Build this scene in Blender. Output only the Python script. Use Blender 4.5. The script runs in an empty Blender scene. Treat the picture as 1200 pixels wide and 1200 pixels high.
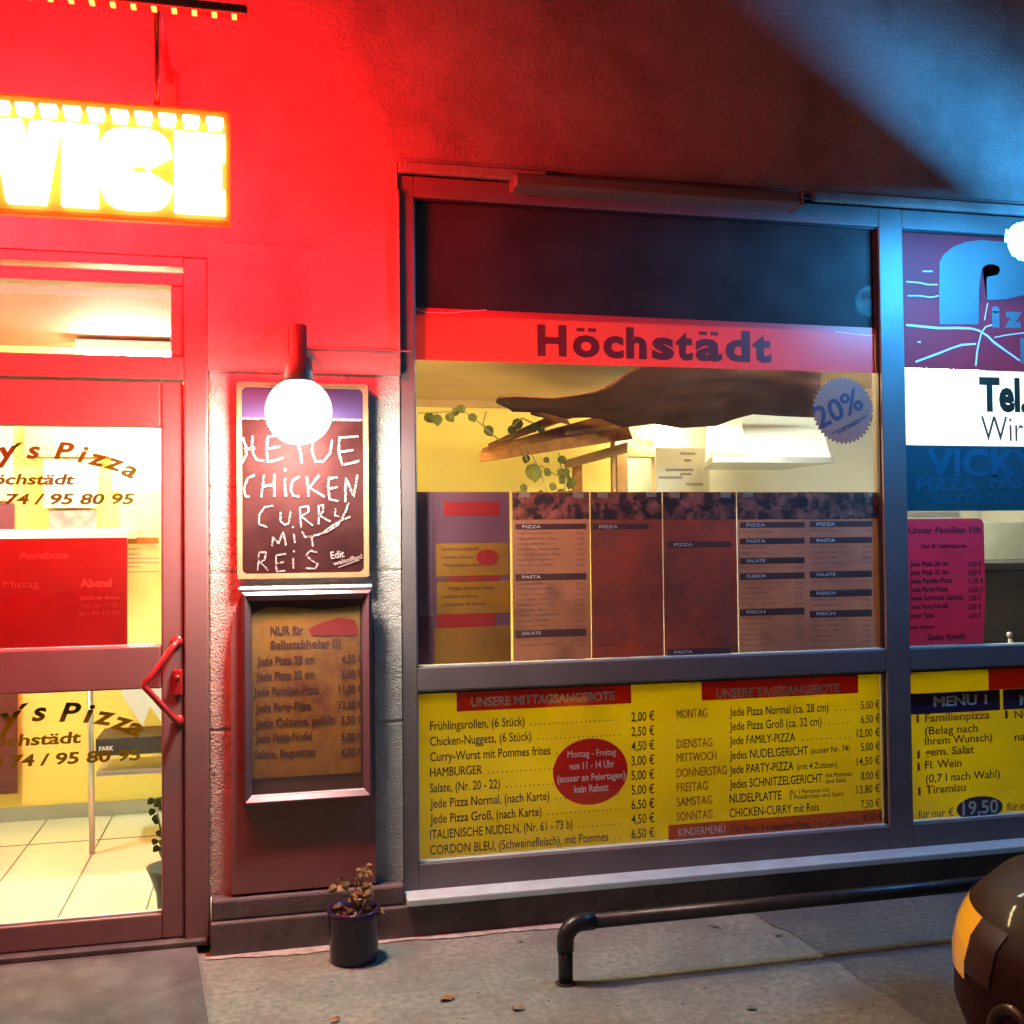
import bpy, bmesh, math, random
from mathutils import Vector, Matrix, noise
R = math.radians
random.seed(7)
sc = bpy.context.scene
col = sc.collection

# ------------------------------------------------------------------ camera, sky, sun, exposure
F, YAW, PIT, ROL = 1250.0, R(13.3055), R(1.4146), R(-0.58954)
CAM = Vector((0, -4.11, 1.5))
_right = Vector((math.cos(YAW), -math.sin(YAW), 0)); _fw = Vector((math.sin(YAW), math.cos(YAW), 0)); _up = Vector((0, 0, 1))
_f2 = math.cos(PIT)*_fw + math.sin(PIT)*_up
_u2 = math.cos(PIT)*_up - math.sin(PIT)*_fw
CR = math.cos(ROL)*_right + math.sin(ROL)*_u2
CU = -math.sin(ROL)*_right + math.cos(ROL)*_u2
cam = bpy.data.cameras.new('camera'); camo = bpy.data.objects.new('camera', cam); col.objects.link(camo)
cam.sensor_width = 36; cam.lens = 36*F/1200; cam.clip_start = 0.05; cam.clip_end = 500
m = Matrix((CR, CU, -_f2)).transposed().to_4x4(); m.translation = CAM
camo.matrix_world = m
sc.camera = camo

w = bpy.data.worlds.new('World'); sc.world = w; w.use_nodes = True
nt = w.node_tree; bg = nt.nodes['Background']
sky = nt.nodes.new('ShaderNodeTexSky'); sky.sky_type = 'NISHITA'; sky.sun_disc = False
sky.sun_elevation = R(25); sky.sun_rotation = R(200)
nt.links.new(sky.outputs[0], bg.inputs[0]); bg.inputs[1].default_value = 0.0014
sun = bpy.data.lights.new('moonlight', 'SUN'); suno = bpy.data.objects.new('moonlight', sun); col.objects.link(suno)
sun.energy = 0.018; sun.angle = R(10); sun.color = (1.0, .9, .75)
suno.rotation_euler = (R(65), 0, R(-20))
sc.view_settings.view_transform = 'Standard'; sc.view_settings.look = 'None'
sc.view_settings.exposure = 1.2; sc.view_settings.gamma = 1.0
sc.render.engine = 'CYCLES'
sc.cycles.use_denoising = True
sc.cycles.max_bounces = 8; sc.cycles.transparent_max_bounces = 24
sc.cycles.sample_clamp_indirect = 6.0
sc.cycles.caustics_reflective = False; sc.cycles.caustics_refractive = False


def ray(px, py):
    d = (px-600)/F*CR - (py-600)/F*CU + _f2
    return d/d.y
def P(px, py, Y=0.0):                       # pixel of the photo -> point on the plane at depth Y
    return CAM + ray(px, py)*(Y - CAM.y)
def G(px, py, z=0.0):                       # pixel -> point on a horizontal plane
    d = ray(px, py)
    return CAM + d*((z-CAM.z)/d.z)

# ------------------------------------------------------------------ materials
def mat(name, colr, rough=.6, metal=0, var=.12, vscale=6, bump=0, bscale=60, spec=.5, emis=None, estr=0, coat=0, trans=0, detail=4, bdist=.004, second=None, mixscale=3, mixpos=(.45, .6)):
    M = bpy.data.materials.new(name); M.use_nodes = True
    t = M.node_tree; n = t.nodes; L = t.links
    b = n['Principled BSDF']; out = n['Material Output']
    b.inputs['Roughness'].default_value = rough; b.inputs['Metallic'].default_value = metal
    b.inputs['Specular IOR Level'].default_value = spec
    if coat: b.inputs['Coat Weight'].default_value = coat; b.inputs['Coat Roughness'].default_value = .05
    geo = n.new('ShaderNodeNewGeometry')
    no = n.new('ShaderNodeTexNoise'); no.inputs['Scale'].default_value = vscale; no.inputs['Detail'].default_value = detail
    L.new(geo.outputs['Position'], no.inputs['Vector'])
    ramp = n.new('ShaderNodeValToRGB')
    c = Vector(colr[:3])
    lo = c*(1-var); hi = c*(1+var)
    ramp.color_ramp.elements[0].position = .3; ramp.color_ramp.elements[1].position = .7
    ramp.color_ramp.elements[0].color = (*lo, 1); ramp.color_ramp.elements[1].color = (*[min(1, x) for x in hi], 1)
    L.new(no.outputs['Fac'], ramp.inputs[0])
    csock = ramp.outputs[0]
    if second:
        n2 = n.new('ShaderNodeTexNoise'); n2.inputs['Scale'].default_value = mixscale; n2.inputs['Detail'].default_value = 8
        n2.inputs['Roughness'].default_value = .65
        L.new(geo.outputs['Position'], n2.inputs['Vector'])
        r2 = n.new('ShaderNodeValToRGB'); r2.color_ramp.elements[0].position = mixpos[0]; r2.color_ramp.elements[1].position = mixpos[1]
        L.new(n2.outputs['Fac'], r2.inputs[0])
        mx = n.new('ShaderNodeMix'); mx.data_type = 'RGBA'
        L.new(r2.outputs[0], mx.inputs['Factor']); L.new(csock, mx.inputs['A']); mx.inputs['B'].default_value = (*second, 1)
        csock = mx.outputs['Result']
    L.new(csock, b.inputs['Base Color'])
    if bump:
        n3 = n.new('ShaderNodeTexNoise'); n3.inputs['Scale'].default_value = bscale; n3.inputs['Detail'].default_value = 6
        L.new(geo.outputs['Position'], n3.inputs['Vector'])
        bp = n.new('ShaderNodeBump'); bp.inputs['Strength'].default_value = min(1, bump); bp.inputs['Distance'].default_value = bdist
        L.new(n3.outputs['Fac'], bp.inputs['Height']); L.new(bp.outputs[0], b.inputs['Normal'])
    if emis:
        b.inputs['Emission Color'].default_value = (*emis, 1); b.inputs['Emission Strength'].default_value = estr
    if trans:
        tr = n.new('ShaderNodeBsdfTranslucent'); L.new(csock, tr.inputs[0])
        ms = n.new('ShaderNodeMixShader'); ms.inputs[0].default_value = trans
        L.new(b.outputs[0], ms.inputs[1]); L.new(tr.outputs[0], ms.inputs[2]); L.new(ms.outputs[0], out.inputs[0])
    return M

def glass(name, tint=(1, 1, 1), ior=1.45, rough=.0, dirt_or_haze=.008):
    M = bpy.data.materials.new(name); M.use_nodes = True
    t = M.node_tree; n = t.nodes; L = t.links
    n.remove(n['Principled BSDF']); out = n['Material Output']
    tr = n.new('ShaderNodeBsdfTransparent'); tr.inputs[0].default_value = (*tint, 1)
    gl = n.new('ShaderNodeBsdfGlossy'); gl.inputs['Roughness'].default_value = rough; gl.inputs[0].default_value = (1, 1, 1, 1)
    g0 = n.new('ShaderNodeNewGeometry')                   # Schlick reflectance, the same from both sides of the sheet
    dt = n.new('ShaderNodeVectorMath'); dt.operation = 'DOT_PRODUCT'; L.new(g0.outputs['Normal'], dt.inputs[0]); L.new(g0.outputs['Incoming'], dt.inputs[1])
    def mth(op, a, b=None):
        q = n.new('ShaderNodeMath'); q.operation = op
        for i, v in enumerate((a, b)):
            if v is None: continue
            if isinstance(v, (int, float)): q.inputs[i].default_value = v
            else: L.new(v, q.inputs[i])
        return q.outputs[0]
    c_ = mth('SUBTRACT', 1.0, mth('ABSOLUTE', dt.outputs['Value']))
    fr_ = mth('ADD', mth('MULTIPLY', mth('POWER', c_, 5.0), .96), .04)
    ms = n.new('ShaderNodeMixShader'); L.new(fr_, ms.inputs[0]); L.new(tr.outputs[0], ms.inputs[1]); L.new(gl.outputs[0], ms.inputs[2])
    # thin film of dust and wiping marks
    geo = n.new('ShaderNodeNewGeometry'); no = n.new('ShaderNodeTexNoise'); no.inputs['Scale'].default_value = 5; no.inputs['Detail'].default_value = 7
    L.new(geo.outputs['Position'], no.inputs['Vector'])
    mr = n.new('ShaderNodeMapRange'); mr.inputs[1].default_value = .35; mr.inputs[2].default_value = .75; mr.inputs[3].default_value = dirt_or_haze*.3; mr.inputs[4].default_value = dirt_or_haze
    L.new(no.outputs['Fac'], mr.inputs[0])
    df = n.new('ShaderNodeBsdfDiffuse'); df.inputs[0].default_value = (.6, .6, .6, 1)
    m2 = n.new('ShaderNodeMixShader'); L.new(mr.outputs[0], m2.inputs[0]); L.new(ms.outputs[0], m2.inputs[1]); L.new(df.outputs[0], m2.inputs[2])
    L.new(m2.outputs[0], out.inputs[0])
    return M

def emit(name, colr, strength):
    M = bpy.data.materials.new(name); M.use_nodes = True
    t = M.node_tree; n = t.nodes
    n.remove(n['Principled BSDF'])
    e = n.new('ShaderNodeEmission'); e.inputs[0].default_value = (*colr, 1); e.inputs[1].default_value = strength
    t.links.new(e.outputs[0], n['Material Output'].inputs[0])
    return M

GLOBE_L, FLOOD_L, HALO_L = 150, 190000, 100
wall_m = mat('smooth_render', (.31, .295, .28), .9, var=.12, vscale=1.6, bump=.7, bscale=70, spec=.15, second=(.18, .165, .155), mixscale=1.8, mixpos=(.46, .70), bdist=.007)
plaster_m = mat('rough_plaster', (.52, .48, .43), .95, var=.12, vscale=30, bump=1, bscale=130, bdist=.012, second=(.42, .38, .34), mixscale=9, mixpos=(.52, .75))
plinth_m = mat('plinth_stone', (.13, .105, .10), .8, var=.2, vscale=9, bump=.4, bscale=80, second=(.08, .07, .065), mixscale=4)
frame_m = mat('window_metal', (.15, .13, .13), .55, .1, spec=.25, var=.1, vscale=5, bump=.05, second=(.13, .11, .11), mixscale=6, mixpos=(.55, .8))
door_m = mat('door_metal', (.24, .15, .145), .4, .2, var=.1, vscale=5, second=(.19, .11, .11), mixscale=5, mixpos=(.55, .8))
sill_m = mat('sill_sheet', (.60, .78, .78), .45, .3, var=.12, vscale=9, second=(.60, .63, .65), mixscale=12, mixpos=(.5, .75))
panel_m = mat('brown_panel', (.23, .12, .11), .6, 0, var=.12, vscale=4, bump=.1, second=(.19, .095, .085), mixscale=5, mixpos=(.5, .75))
dark_m = mat('dark_blind', (.035, .018, .018), .8, spec=.08, var=.2, vscale=3)
glass_m = glass('pane_glass')
glass_up = glass('upper_pane_glass', dirt_or_haze=.022)  # raised value stands in for the haze of reflections on this pane
glass_case = glass('case_glass', dirt_or_haze=.05, rough=.05)
asphalt_m = mat('asphalt', (.245, .255, .20), .9, var=.30, vscale=38, bump=1, bscale=110, second=(.15, .145, .12), mixscale=2.6, mixpos=(.40, .70), detail=12)
patch_m = mat('asphalt_patch', (.15, .155, .125), .85, var=.32, vscale=40, bump=.8, bscale=170, second=(.09, .09, .092), mixscale=3, mixpos=(.4, .7), detail=10)
step_m = mat('step_stone', (.105, .10, .098), .85, var=.25, vscale=8, bump=.6, bscale=120, second=(.07, .065, .06), mixscale=5)
sand_m = mat('sand', (.40, .36, .30), .95, var=.25, vscale=25, bump=1, bscale=200)
black_m = mat('black_steel', (.03, .027, .03), .38, .4, var=.25, vscale=30, bump=.3, bscale=60)
red_film = mat('red_film', (.62, .035, .03), .45, var=.06, vscale=4, trans=.12)
dred_txt = mat('dark_red_letters', (.16, .012, .012), .5, var=.1)
yellow_p = mat('yellow_print', (.80, .71, .008), .6, var=.06, vscale=3, trans=.47, second=(.70, .58, .006), mixscale=1.3, mixpos=(.4, .75))
red_p = mat('red_print', (.62, .02, .02), .6, var=.08, trans=.5)
orange_p = mat('orange_print', (.62, .13, .03), .6, var=.08, trans=.5)
white_p = mat('white_print', (.75, .74, .72), .6, var=.05, trans=.3)
paper_m = mat('red_glare_paper', (.50, .135, .07), .7, var=.10, vscale=3, trans=.3, second=(.25, .09, .065), mixscale=2.2, mixpos=(.42, .65))  # red glare on the window glass put into the paper colour
ink_m = mat('black_ink', (.03, .016, .006), .6, var=.2)
grey_ink = mat('grey_ink', (.22, .17, .16), .7, var=.2)
orange_ink = mat('orange_ink', (.42, .12, .01), .6, var=.2)
bar_m = mat('heading_print', (.15, .065, .06), .7, var=.15, trans=.1)
purple_m = mat('purple_print', (.06, .025, .075), .6, var=.2)
white_ink = mat('white_ink', (.92, .88, .84), .6, var=.05)
gold_low = mat('olive_letters', (.13, .135, .003), .8, spec=.05)
gold_ink = mat('gold_letters', (.06, .085, .003), .8, spec=.05, var=.15, vscale=12)
pink_m = mat('pink_paper', (.72, .05, .13), .65, var=.06, trans=.3)
cream_m = mat('cream_film', (.78, .80, .76), .5, var=.03, trans=.55)
blue_film = mat('blue_film', (.008, .055, .085), .6, spec=.15, var=.12, vscale=4, trans=.1)
blue_ink = mat('pale_blue_letters', (.016, .095, .15), .5, var=.1)
grey_film = mat('grey_letters', (.13, .12, .12), .5, var=.08, trans=.15)
maroon_film = mat('maroon_film', (.30, .02, .03), .6, spec=.15, var=.1, vscale=4, trans=.1)
tape_m = mat('clear_tape', (.62, .56, .44), .3, trans=.4)
pinkline = mat('pink_line', (.78, .5, .58), .6)
sticker_m = mat('grey_sticker', (.20, .09, .065), .6, var=.08, trans=.1)
sticker_ink = mat('sticker_ink', (.075, .022, .045), .6)
chalkboard_m = mat('chalkboard', (.030, .008, .008), .85, spec=.08, var=.35, vscale=5, second=(.042, .014, .013), mixscale=5, mixpos=(.45, .7))
chalk_m = mat('chalk', (.26, .20, .195), .95, spec=.05, var=.3, vscale=60)
_t = chalk_m.node_tree; _n = _t.nodes
_g = _n.new('ShaderNodeNewGeometry'); _z = _n.new('ShaderNodeTexNoise'); _z.inputs['Scale'].default_value = 170; _z.inputs['Detail'].default_value = 3
_t.links.new(_g.outputs['Position'], _z.inputs['Vector'])
_r = _n.new('ShaderNodeValToRGB'); _r.color_ramp.elements[0].position = .36; _r.color_ramp.elements[1].position = .50
_t.links.new(_z.outputs['Fac'], _r.inputs[0]); _t.links.new(_r.outputs[0], _n['Principled BSDF'].inputs['Alpha'])
print_m = mat('board_print', (.24, .19, .185), .95, spec=.05, var=.25, vscale=60)
bandblue_m = mat('board_band', (.028, .018, .09), .6, var=.2, vscale=3)
brass_m = mat('gold_frame', (.34, .25, .13), .45, .35, var=.2, vscale=14)
case_m = mat('case_metal', (.15, .085, .095), .35, .4, var=.1)
case_back = mat('case_back', (.10, .03, .03), .7, var=.15)
pot_m = mat('purple_pot', (.022, .010, .035), .28, var=.3, vscale=10)
soil_m = mat('soil', (.05, .035, .022), .95, var=.4, vscale=40, bump=1, bscale=100)
dry_m = mat('dry_leaf', (.30, .18, .07), .8, var=.4, vscale=30)
leaf_m = mat('green_leaf', (.05, .055, .008), .7, spec=.1, var=.4, vscale=14, trans=.2)
stem_m = mat('stem', (.16, .13, .05), .7, var=.2)
globe_m = emit('lamp_glow', (1.0, .90, .78), GLOBE_L)
flood_m = emit('cold_lamp_glow', (.035, .40, 1.0), FLOOD_L)
globe_top_m = emit('shaded_lamp_glow', (1.0, .88, .74), 1.1)
enamel_m = mat('white_enamel', (.8, .8, .8), .35, var=.03)
lampmetal_m = mat('lamp_metal', (.07, .06, .06), .5, .2, var=.1)
led_m = emit('led_glow', (1.0, .30, .11), 14)
halo_m = emit('red_wall_glow', (1.0, .004, .006), HALO_L)
fringe_tray_m = mat('bloom_fringe_tray', (.70, .34, .07), .5, var=.05, trans=.5)
redmetal_m = mat('red_painted_metal', (.36, .02, .02), .3, .1, var=.1, coat=.3)
yellow_w = mat('yellow_wall', (.80, .66, .16), .8, var=.05, vscale=2, bump=.1)
white_w = mat('white_wall', (.72, .74, .68), .7, var=.04, vscale=2, bump=.1)
ceil_m = mat('ceiling_paint', (.46, .30, .12), .85, var=.08, vscale=3, bump=.2)
board_c = mat('glare_ceiling_board', (.36, .115, .07), .8, var=.06, vscale=3)  # red sign glare on the transom glass put into the board colour
cloth_m = mat('brown_cloth', (.035, .013, .006), .95, spec=.05, var=.3, vscale=6, bump=.6, bscale=30)
wood_m = mat('shelf_wood', (.24, .09, .018), .8, spec=.1, var=.3, vscale=12, bump=.3, bscale=30)
wood2_m = mat('pale_wood', (.32, .17, .05), .6, var=.2, vscale=12)
hood_m = mat('white_hood', (.70, .74, .68), .35, .1, var=.04)
steel_m = mat('steel', (.45, .46, .44), .3, .7, var=.08)
counter_m = mat('dark_counter', (.035, .035, .035), .5, var=.2)
tile_joint = mat('tile_joint', (.20, .19, .13), .9)
brown_card = mat('brown_card', (.44, .29, .19), .75, var=.15, vscale=6)
photo_m = mat('food_photo', (.42, .14, .09), .5, var=.7, vscale=14, second=(.06, .03, .035), mixscale=16, mixpos=(.45, .55), trans=.1, detail=2)
pale_card = mat('pale_card', (.60, .50, .36), .75, var=.12, vscale=6)
carpaint_m = mat('car_paint', (.014, .0025, .003), .5, 0, var=.1, spec=.03, coat=.04)
tyre_m = mat('tyre', (.02, .018, .018), .85, var=.2, bump=.5, bscale=80)
rim_m = mat('alloy_rim', (.42, .36, .36), .3, .8, var=.1)
amber_m = mat('amber_lens', (.70, .36, .012), .3, var=.08, coat=1)
lens_m = mat('clear_lens', (.022, .007, .007), .4, 0, spec=.1, coat=.1)
carglass_m = mat('car_glass', (.015, .016, .02), .08, var=.05)

# tiled floor
def tile_material():
    M = mat('floor_tiles', (.70, .72, .54), .16, var=.05, vscale=3)
    return M
tile_m = tile_material()
tube_warm = emit('warm_tube', (1.0, .74, .34), 170)
tube_cool = emit('cool_tube', (.92, 1.0, .86), 95)
tube_hall = emit('hall_tube', (.90, 1.0, .74), 270)
bulb_m = emit('bulb_glow', (1.0, .86, .55), 40)

# ------------------------------------------------------------------ mesh helpers
def wloc(o):
    v = Vector((0, 0, 0))
    while o is not None:
        v += o.location; o = o.parent
    return v

class MB:
    def __init__(s): s.bm = bmesh.new()
    def box(s, x0, x1, y0, y1, z0, z1, bev=0.0, seg=2, rot=None, about=None):
        r = bmesh.ops.create_cube(s.bm, size=1)
        vs = r['verts']
        for v in vs:
            v.co = Vector(((x0+x1)/2+v.co.x*(x1-x0), (y0+y1)/2+v.co.y*(y1-y0), (z0+z1)/2+v.co.z*(z1-z0)))
        if bev:
            es = {e for v in vs for e in v.link_edges}
            r2 = bmesh.ops.bevel(s.bm, geom=list(es), offset=bev, segments=seg, affect='EDGES', profile=.5)
            vs = list({v for f in r2['faces'] for v in f.verts} | {v for v in vs if v.is_valid})
        if rot is not None:
            for v in vs: v.co = about + rot @ (v.co-about)
        return s
    def hexa(s, p):                          # 8 points: front quad then back quad
        v = [s.bm.verts.new(q) for q in p]
        for f in ((0, 1, 2, 3), (7, 6, 5, 4), (0, 4, 5, 1), (1, 5, 6, 2), (2, 6, 7, 3), (3, 7, 4, 0)):
            s.bm.faces.new([v[i] for i in f])
        return s
    def prism(s, pts, y0, y1):               # outline in (x, z), extruded along y
        a = [s.bm.verts.new((x, y0, z)) for x, z in pts]; b = [s.bm.verts.new((x, y1, z)) for x, z in pts]
        n = len(pts)
        s.bm.faces.new(a); s.bm.faces.new(b[::-1])
        for i in range(n): s.bm.faces.new((a[i], b[i], b[(i+1) % n], a[(i+1) % n]))
        return s
    def tube(s, pts, r, n=12, cap=True):
        pts = [Vector(p) for p in pts]
        rs = r if isinstance(r, (list, tuple)) else [r]*len(pts)
        rings = []
        ref = None
        for i, p in enumerate(pts):
            t = (pts[min(i+1, len(pts)-1)]-pts[max(i-1, 0)]).normalized()
            if ref is None:
                ref = Vector((0, 0, 1)) if abs(t.z) < .9 else Vector((1, 0, 0))
            a = (ref - t*ref.dot(t)).normalized(); ref = a
            b = t.cross(a)
            rings.append([s.bm.verts.new(p+rs[i]*(math.cos(k*2*math.pi/n)*a+math.sin(k*2*math.pi/n)*b)) for k in range(n)])
        for q, w2 in zip(rings, rings[1:]):
            for k in range(n): s.bm.faces.new((q[k], q[(k+1) % n], w2[(k+1) % n], w2[k])).smooth = True
        if cap:
            s.bm.faces.new(rings[0][::-1]); s.bm.faces.new(rings[-1])
        return s
    def lathe(s, c, prof, n=32, axis='z', close=False):    # profile (r, h)
        c = Vector(c); rings = []
        for r, h in prof:
            ring = []
            for k in range(n):
                a = 2*math.pi*k/n; u, v = r*math.cos(a), r*math.sin(a)
                q = {'z': (u, v, h), 'y': (u, h, v), 'x': (h, u, v)}[axis]
                ring.append(s.bm.verts.new(c+Vector(q)))
            rings.append(ring)
        for q, w2 in zip(rings, rings[1:]):
            for k in range(n): s.bm.faces.new((q[k], q[(k+1) % n], w2[(k+1) % n], w2[k])).smooth = True
        if rings and prof[0][0] > 1e-6: s.bm.faces.new(rings[0][::-1])
        if prof[-1][0] > 1e-6: s.bm.faces.new(rings[-1])
        return s
    def sphere(s, c, r, u=32, v=20, sc3=(1, 1, 1)):
        rr = bmesh.ops.create_uvsphere(s.bm, u_segments=u, v_segments=v, radius=r)
        for q in rr['verts']: q.co = Vector(c)+Vector((q.co.x*sc3[0], q.co.y*sc3[1], q.co.z*sc3[2]))
        for q in rr['verts']:
            for f in q.link_faces: f.smooth = True
        return s
    def quad(s, *p):
        s.bm.faces.new([s.bm.verts.new(q) for q in p]); return s
    def sheet(s, x0, x1, z0, z1, Y):
        return s.quad((x0, Y, z0), (x1, Y, z0), (x1, Y, z1), (x0, Y, z1))
    def poly(s, pts, Y):
        s.bm.faces.new([s.bm.verts.new((x, Y, z)) for x, z in pts]); return s
    def ribbon(s, pts, wd, Y):               # flat stroke in the xz plane
        pts = [Vector(p) for p in pts]; L = []; Rr = []
        for i, p in enumerate(pts):
            t = (pts[min(i+1, len(pts)-1)]-pts[max(i-1, 0)])
            if t.length < 1e-9: t = Vector((1, 0))
            t.normalize(); nn = Vector((-t.y, t.x))
            k = wd*.5*(1 if not callable(wd) else 1)
            k *= random.uniform(.75, 1.2)
            L.append(s.bm.verts.new((p.x+nn.x*k, Y, p.y+nn.y*k))); Rr.append(s.bm.verts.new((p.x-nn.x*k, Y, p.y-nn.y*k)))
        for i in range(len(pts)-1): s.bm.faces.new((L[i], L[i+1], Rr[i+1], Rr[i]))
        return s
    def build(s, name, material, parent=None, recalc=True):
        if recalc: bmesh.ops.recalc_face_normals(s.bm, faces=s.bm.faces)
        me = bpy.data.meshes.new(name); s.bm.to_mesh(me); s.bm.free()
        me.materials.append(material)
        o = bpy.data.objects.new(name, me); col.objects.link(o)
        if parent is not None:
            o.parent = parent
            me.transform(Matrix.Translation(-wloc(parent)))
        return o
    def top(s, name, material, label, cat, group=None, kind=None):
        o = s.build(name, material)
        vs = o.data.vertices
        c = Vector((sum(v.co.x for v in vs)/len(vs), sum(v.co.y for v in vs)/len(vs), min(v.co.z for v in vs)))
        o.data.transform(Matrix.Translation(-c)); o.location = c
        return tag(o, label, cat, group, kind)

def tag(o, label=None, cat=None, group=None, kind=None):
    if label: o['label'] = label
    if cat: o['category'] = cat
    if group: o['group'] = group
    if kind: o['kind'] = kind
    return o
def thing(name, label, cat, loc=(0, 0, 0), group=None, kind=None):
    o = bpy.data.objects.new(name, None); col.objects.link(o); o.location = loc
    o.empty_display_size = .1
    return tag(o, label, cat, group, kind)

# ------------------------------------------------------------------ lettering
_fc = bpy.data.curves.new('lettering_source', 'FONT'); _fo = bpy.data.objects.new('lettering_source', _fc); col.objects.link(_fo)
CAPH = .682
_cache = {}
def glyphs(s, bold=0.0, shear=0.0):
    k = (s, bold, shear)
    if k not in _cache:
        _fc.body = s; _fc.offset = bold; _fc.shear = shear; _fc.resolution_u = 3; _fc.space_word = 1.0
        bpy.context.view_layer.update()
        dg = bpy.context.evaluated_depsgraph_get()
        me = bpy.data.meshes.new_from_object(_fo.evaluated_get(dg))
        vs = [(v.co.x, v.co.y) for v in me.vertices]; fs = [tuple(p.vertices) for p in me.polygons]
        bpy.data.meshes.remove(me)
        _cache[k] = (vs, fs)
    return _cache[k]
def put(mb, s, x0, x1, z0, h, Y, bold=0.02, shear=0.0, rot=0.0, wscale=None, tilt=0.0):
    """a line of writing from x0 to x1, baseline z0, capital height h"""
    um = {'ö': 'o', 'ä': 'a', 'MENÜ 1': 'MENU 1', 'MENÜ 2': 'MENU 2'} if bold > .03 else {}
    dots = s in um; s0 = s; s = um.get(s, s)
    if 'M' in s and 0 < bold < .028 and rot == 0.0:       # the source face breaks its M when thickened: print it twice instead
        e_ = h*.035
        put(mb, s, x0, None if x1 is None else x1-e_, z0, h, Y, 0.0, shear, rot, wscale)
        put(mb, s, x0+e_, None if x1 is None else x1, z0, h, Y-.0003, 0.0, shear, rot, wscale)
        return
    vs, fs = glyphs(s, bold, shear)
    if not vs: return
    a = min(v[0] for v in vs); b = max(v[0] for v in vs)
    k = h/CAPH
    sx = (x1-x0)/(b-a) if x1 is not None else k*(wscale or 1)
    cr, sr = math.cos(rot), math.sin(rot)
    nv = []
    for x, y in vs:
        u = (x-a)*sx; v = y*k
        nv.append(mb.bm.verts.new((x0+u*cr-v*sr, Y, z0+u*sr+v*cr)))
    for f in fs:
        try: mb.bm.faces.new([nv[i] for i in f])
        except ValueError: pass
    if dots:
        wd = (b-a)*sx
        zz = z0+h*(.86 if len(s) == 1 else 1.06)
        cs = (.30, .72) if len(s) == 1 else (.555, .635)
        ww = .15*wd if len(s) == 1 else .025*wd
        for q in cs: mb.sheet(x0+q*wd-ww, x0+q*wd+ww, zz, zz+h*.12, Y)
def putp(mb, s, px0, py0, px1, hpx, Y, **kw):
    """same, placed from the photo: baseline starts at (px0, py0) and ends under px1, capitals hpx high"""
    p = P(px0, py0, Y); q = P(px1, py0, Y); t = P(px0, py0-hpx, Y)
    put(mb, s, p.x, q.x, p.z, t.z-p.z, Y, **kw)
def rect(pxl, pyt, pxr, pyb, Y):
    a = P(pxl, pyt, Y); b = P(pxr, pyb, Y)
    return a.x, b.x, b.z, a.z
def xz(pts, Y):
    return [(P(a, b, Y).x, P(a, b, Y).z) for a, b in pts]

# ================================================================== GROUND
MB().quad((-30, -30, 0), (30, -30, 0), (30, .2, 0), (-30, .2, 0)).build('pavement', asphalt_m)['kind'] = 'structure'
# newer asphalt patch to the right, uneven edge
pp = [G(885, 1072), G(905, 1085), G(925, 1093), G(945, 1104), G(962, 1118), G(985, 1130), G(1010, 1150), G(1035, 1163), G(1060, 1182), G(1085, 1200), G(1130, 1230)]
mb = MB(); top = [Vector((p.x+random.uniform(-.008, .008), p.y, .004)) for p in pp]
pts = [Vector((top[0].x-.03, -.085, .004))]+top+[Vector((top[-1].x+.2, -4, .004)), Vector((9, -4, .004)), Vector((9, -.085, .004))]
mb.bm.faces.new([mb.bm.verts.new(p) for p in pts]); mb.build('asphalt_patch', patch_m)['kind'] = 'structure'
# entrance step
mb = MB()
mb.hexa([Vector((-2.2, -.72, 0)), Vector((-.155, -.72, 0)), Vector((-.155, -.72, .028)), Vector((-2.2, -.72, .028)),
         Vector((-2.2, .25, 0)), Vector((-.262, .25, 0)), Vector((-.262, .25, .028)), Vector((-2.2, .25, .028))])
mb.hexa([Vector((-2.2, -3, 0)), Vector((.03, -3, 0)), Vector((.03, -3, .027)), Vector((-2.2, -3, .027)),
         Vector((-2.2, -.72, 0)), Vector((-.155, -.72, 0)), Vector((-.155, -.72, .027)), Vector((-2.2, -.72, .027))])
mb.build('doorstep', step_m)['kind'] = 'structure'
# pale grit washed up along the wall, loose grit on the pavement
mb = MB(); a = []; b = []
for i in range(80):
    x = -.2+i*.032
    wdt = .02+.03*(noise.noise(Vector((x*3, 0, 0)))+.6)+random.uniform(0, .012)
    wdt = max(.006, wdt*(1 if x < 1.2 else .6))
    a.append(mb.bm.verts.new((x, -.076, .004))); b.append(mb.bm.verts.new((x, -.076-wdt, .004)))
for i in range(79): mb.bm.faces.new((a[i], b[i], b[i+1], a[i+1]))
tag(mb.build('sand', sand_m), kind='stuff')
mb = MB()
for i in range(420):
    x = random.uniform(-.15, 3.0); y = -.09-random.random()**1.3*1.6
    r = random.choice((.002, .003, .003, .004, .006))
    rr = bmesh.ops.create_icosphere(mb.bm, subdivisions=1, radius=r)
    for v in rr['verts']: v.co = Vector((v.co.x*random.uniform(.7, 1.5)+x, v.co.y*random.uniform(.7, 1.5)+y, v.co.z*.6+r*.3))
tag(mb.build('grit', sand_m), kind='stuff')
mb = MB()
for i in range(13):                                    # trodden chewing gum and tar spots
    x = random.uniform(-.1, 2.4); y = random.uniform(-1.5, -.15); r_ = random.uniform(.006, .016)
    mb.bm.faces.new([mb.bm.verts.new((x+r_*random.uniform(.8, 1.15)*math.cos(k*.6283)*1.2, y+r_*random.uniform(.8, 1.15)*math.sin(k*.6283), .0062)) for k in range(10)])
tag(mb.build('gum_spots', mat('trodden_gum', (.17, .172, .14), .85, var=.3, vscale=60)), kind='stuff')
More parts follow.
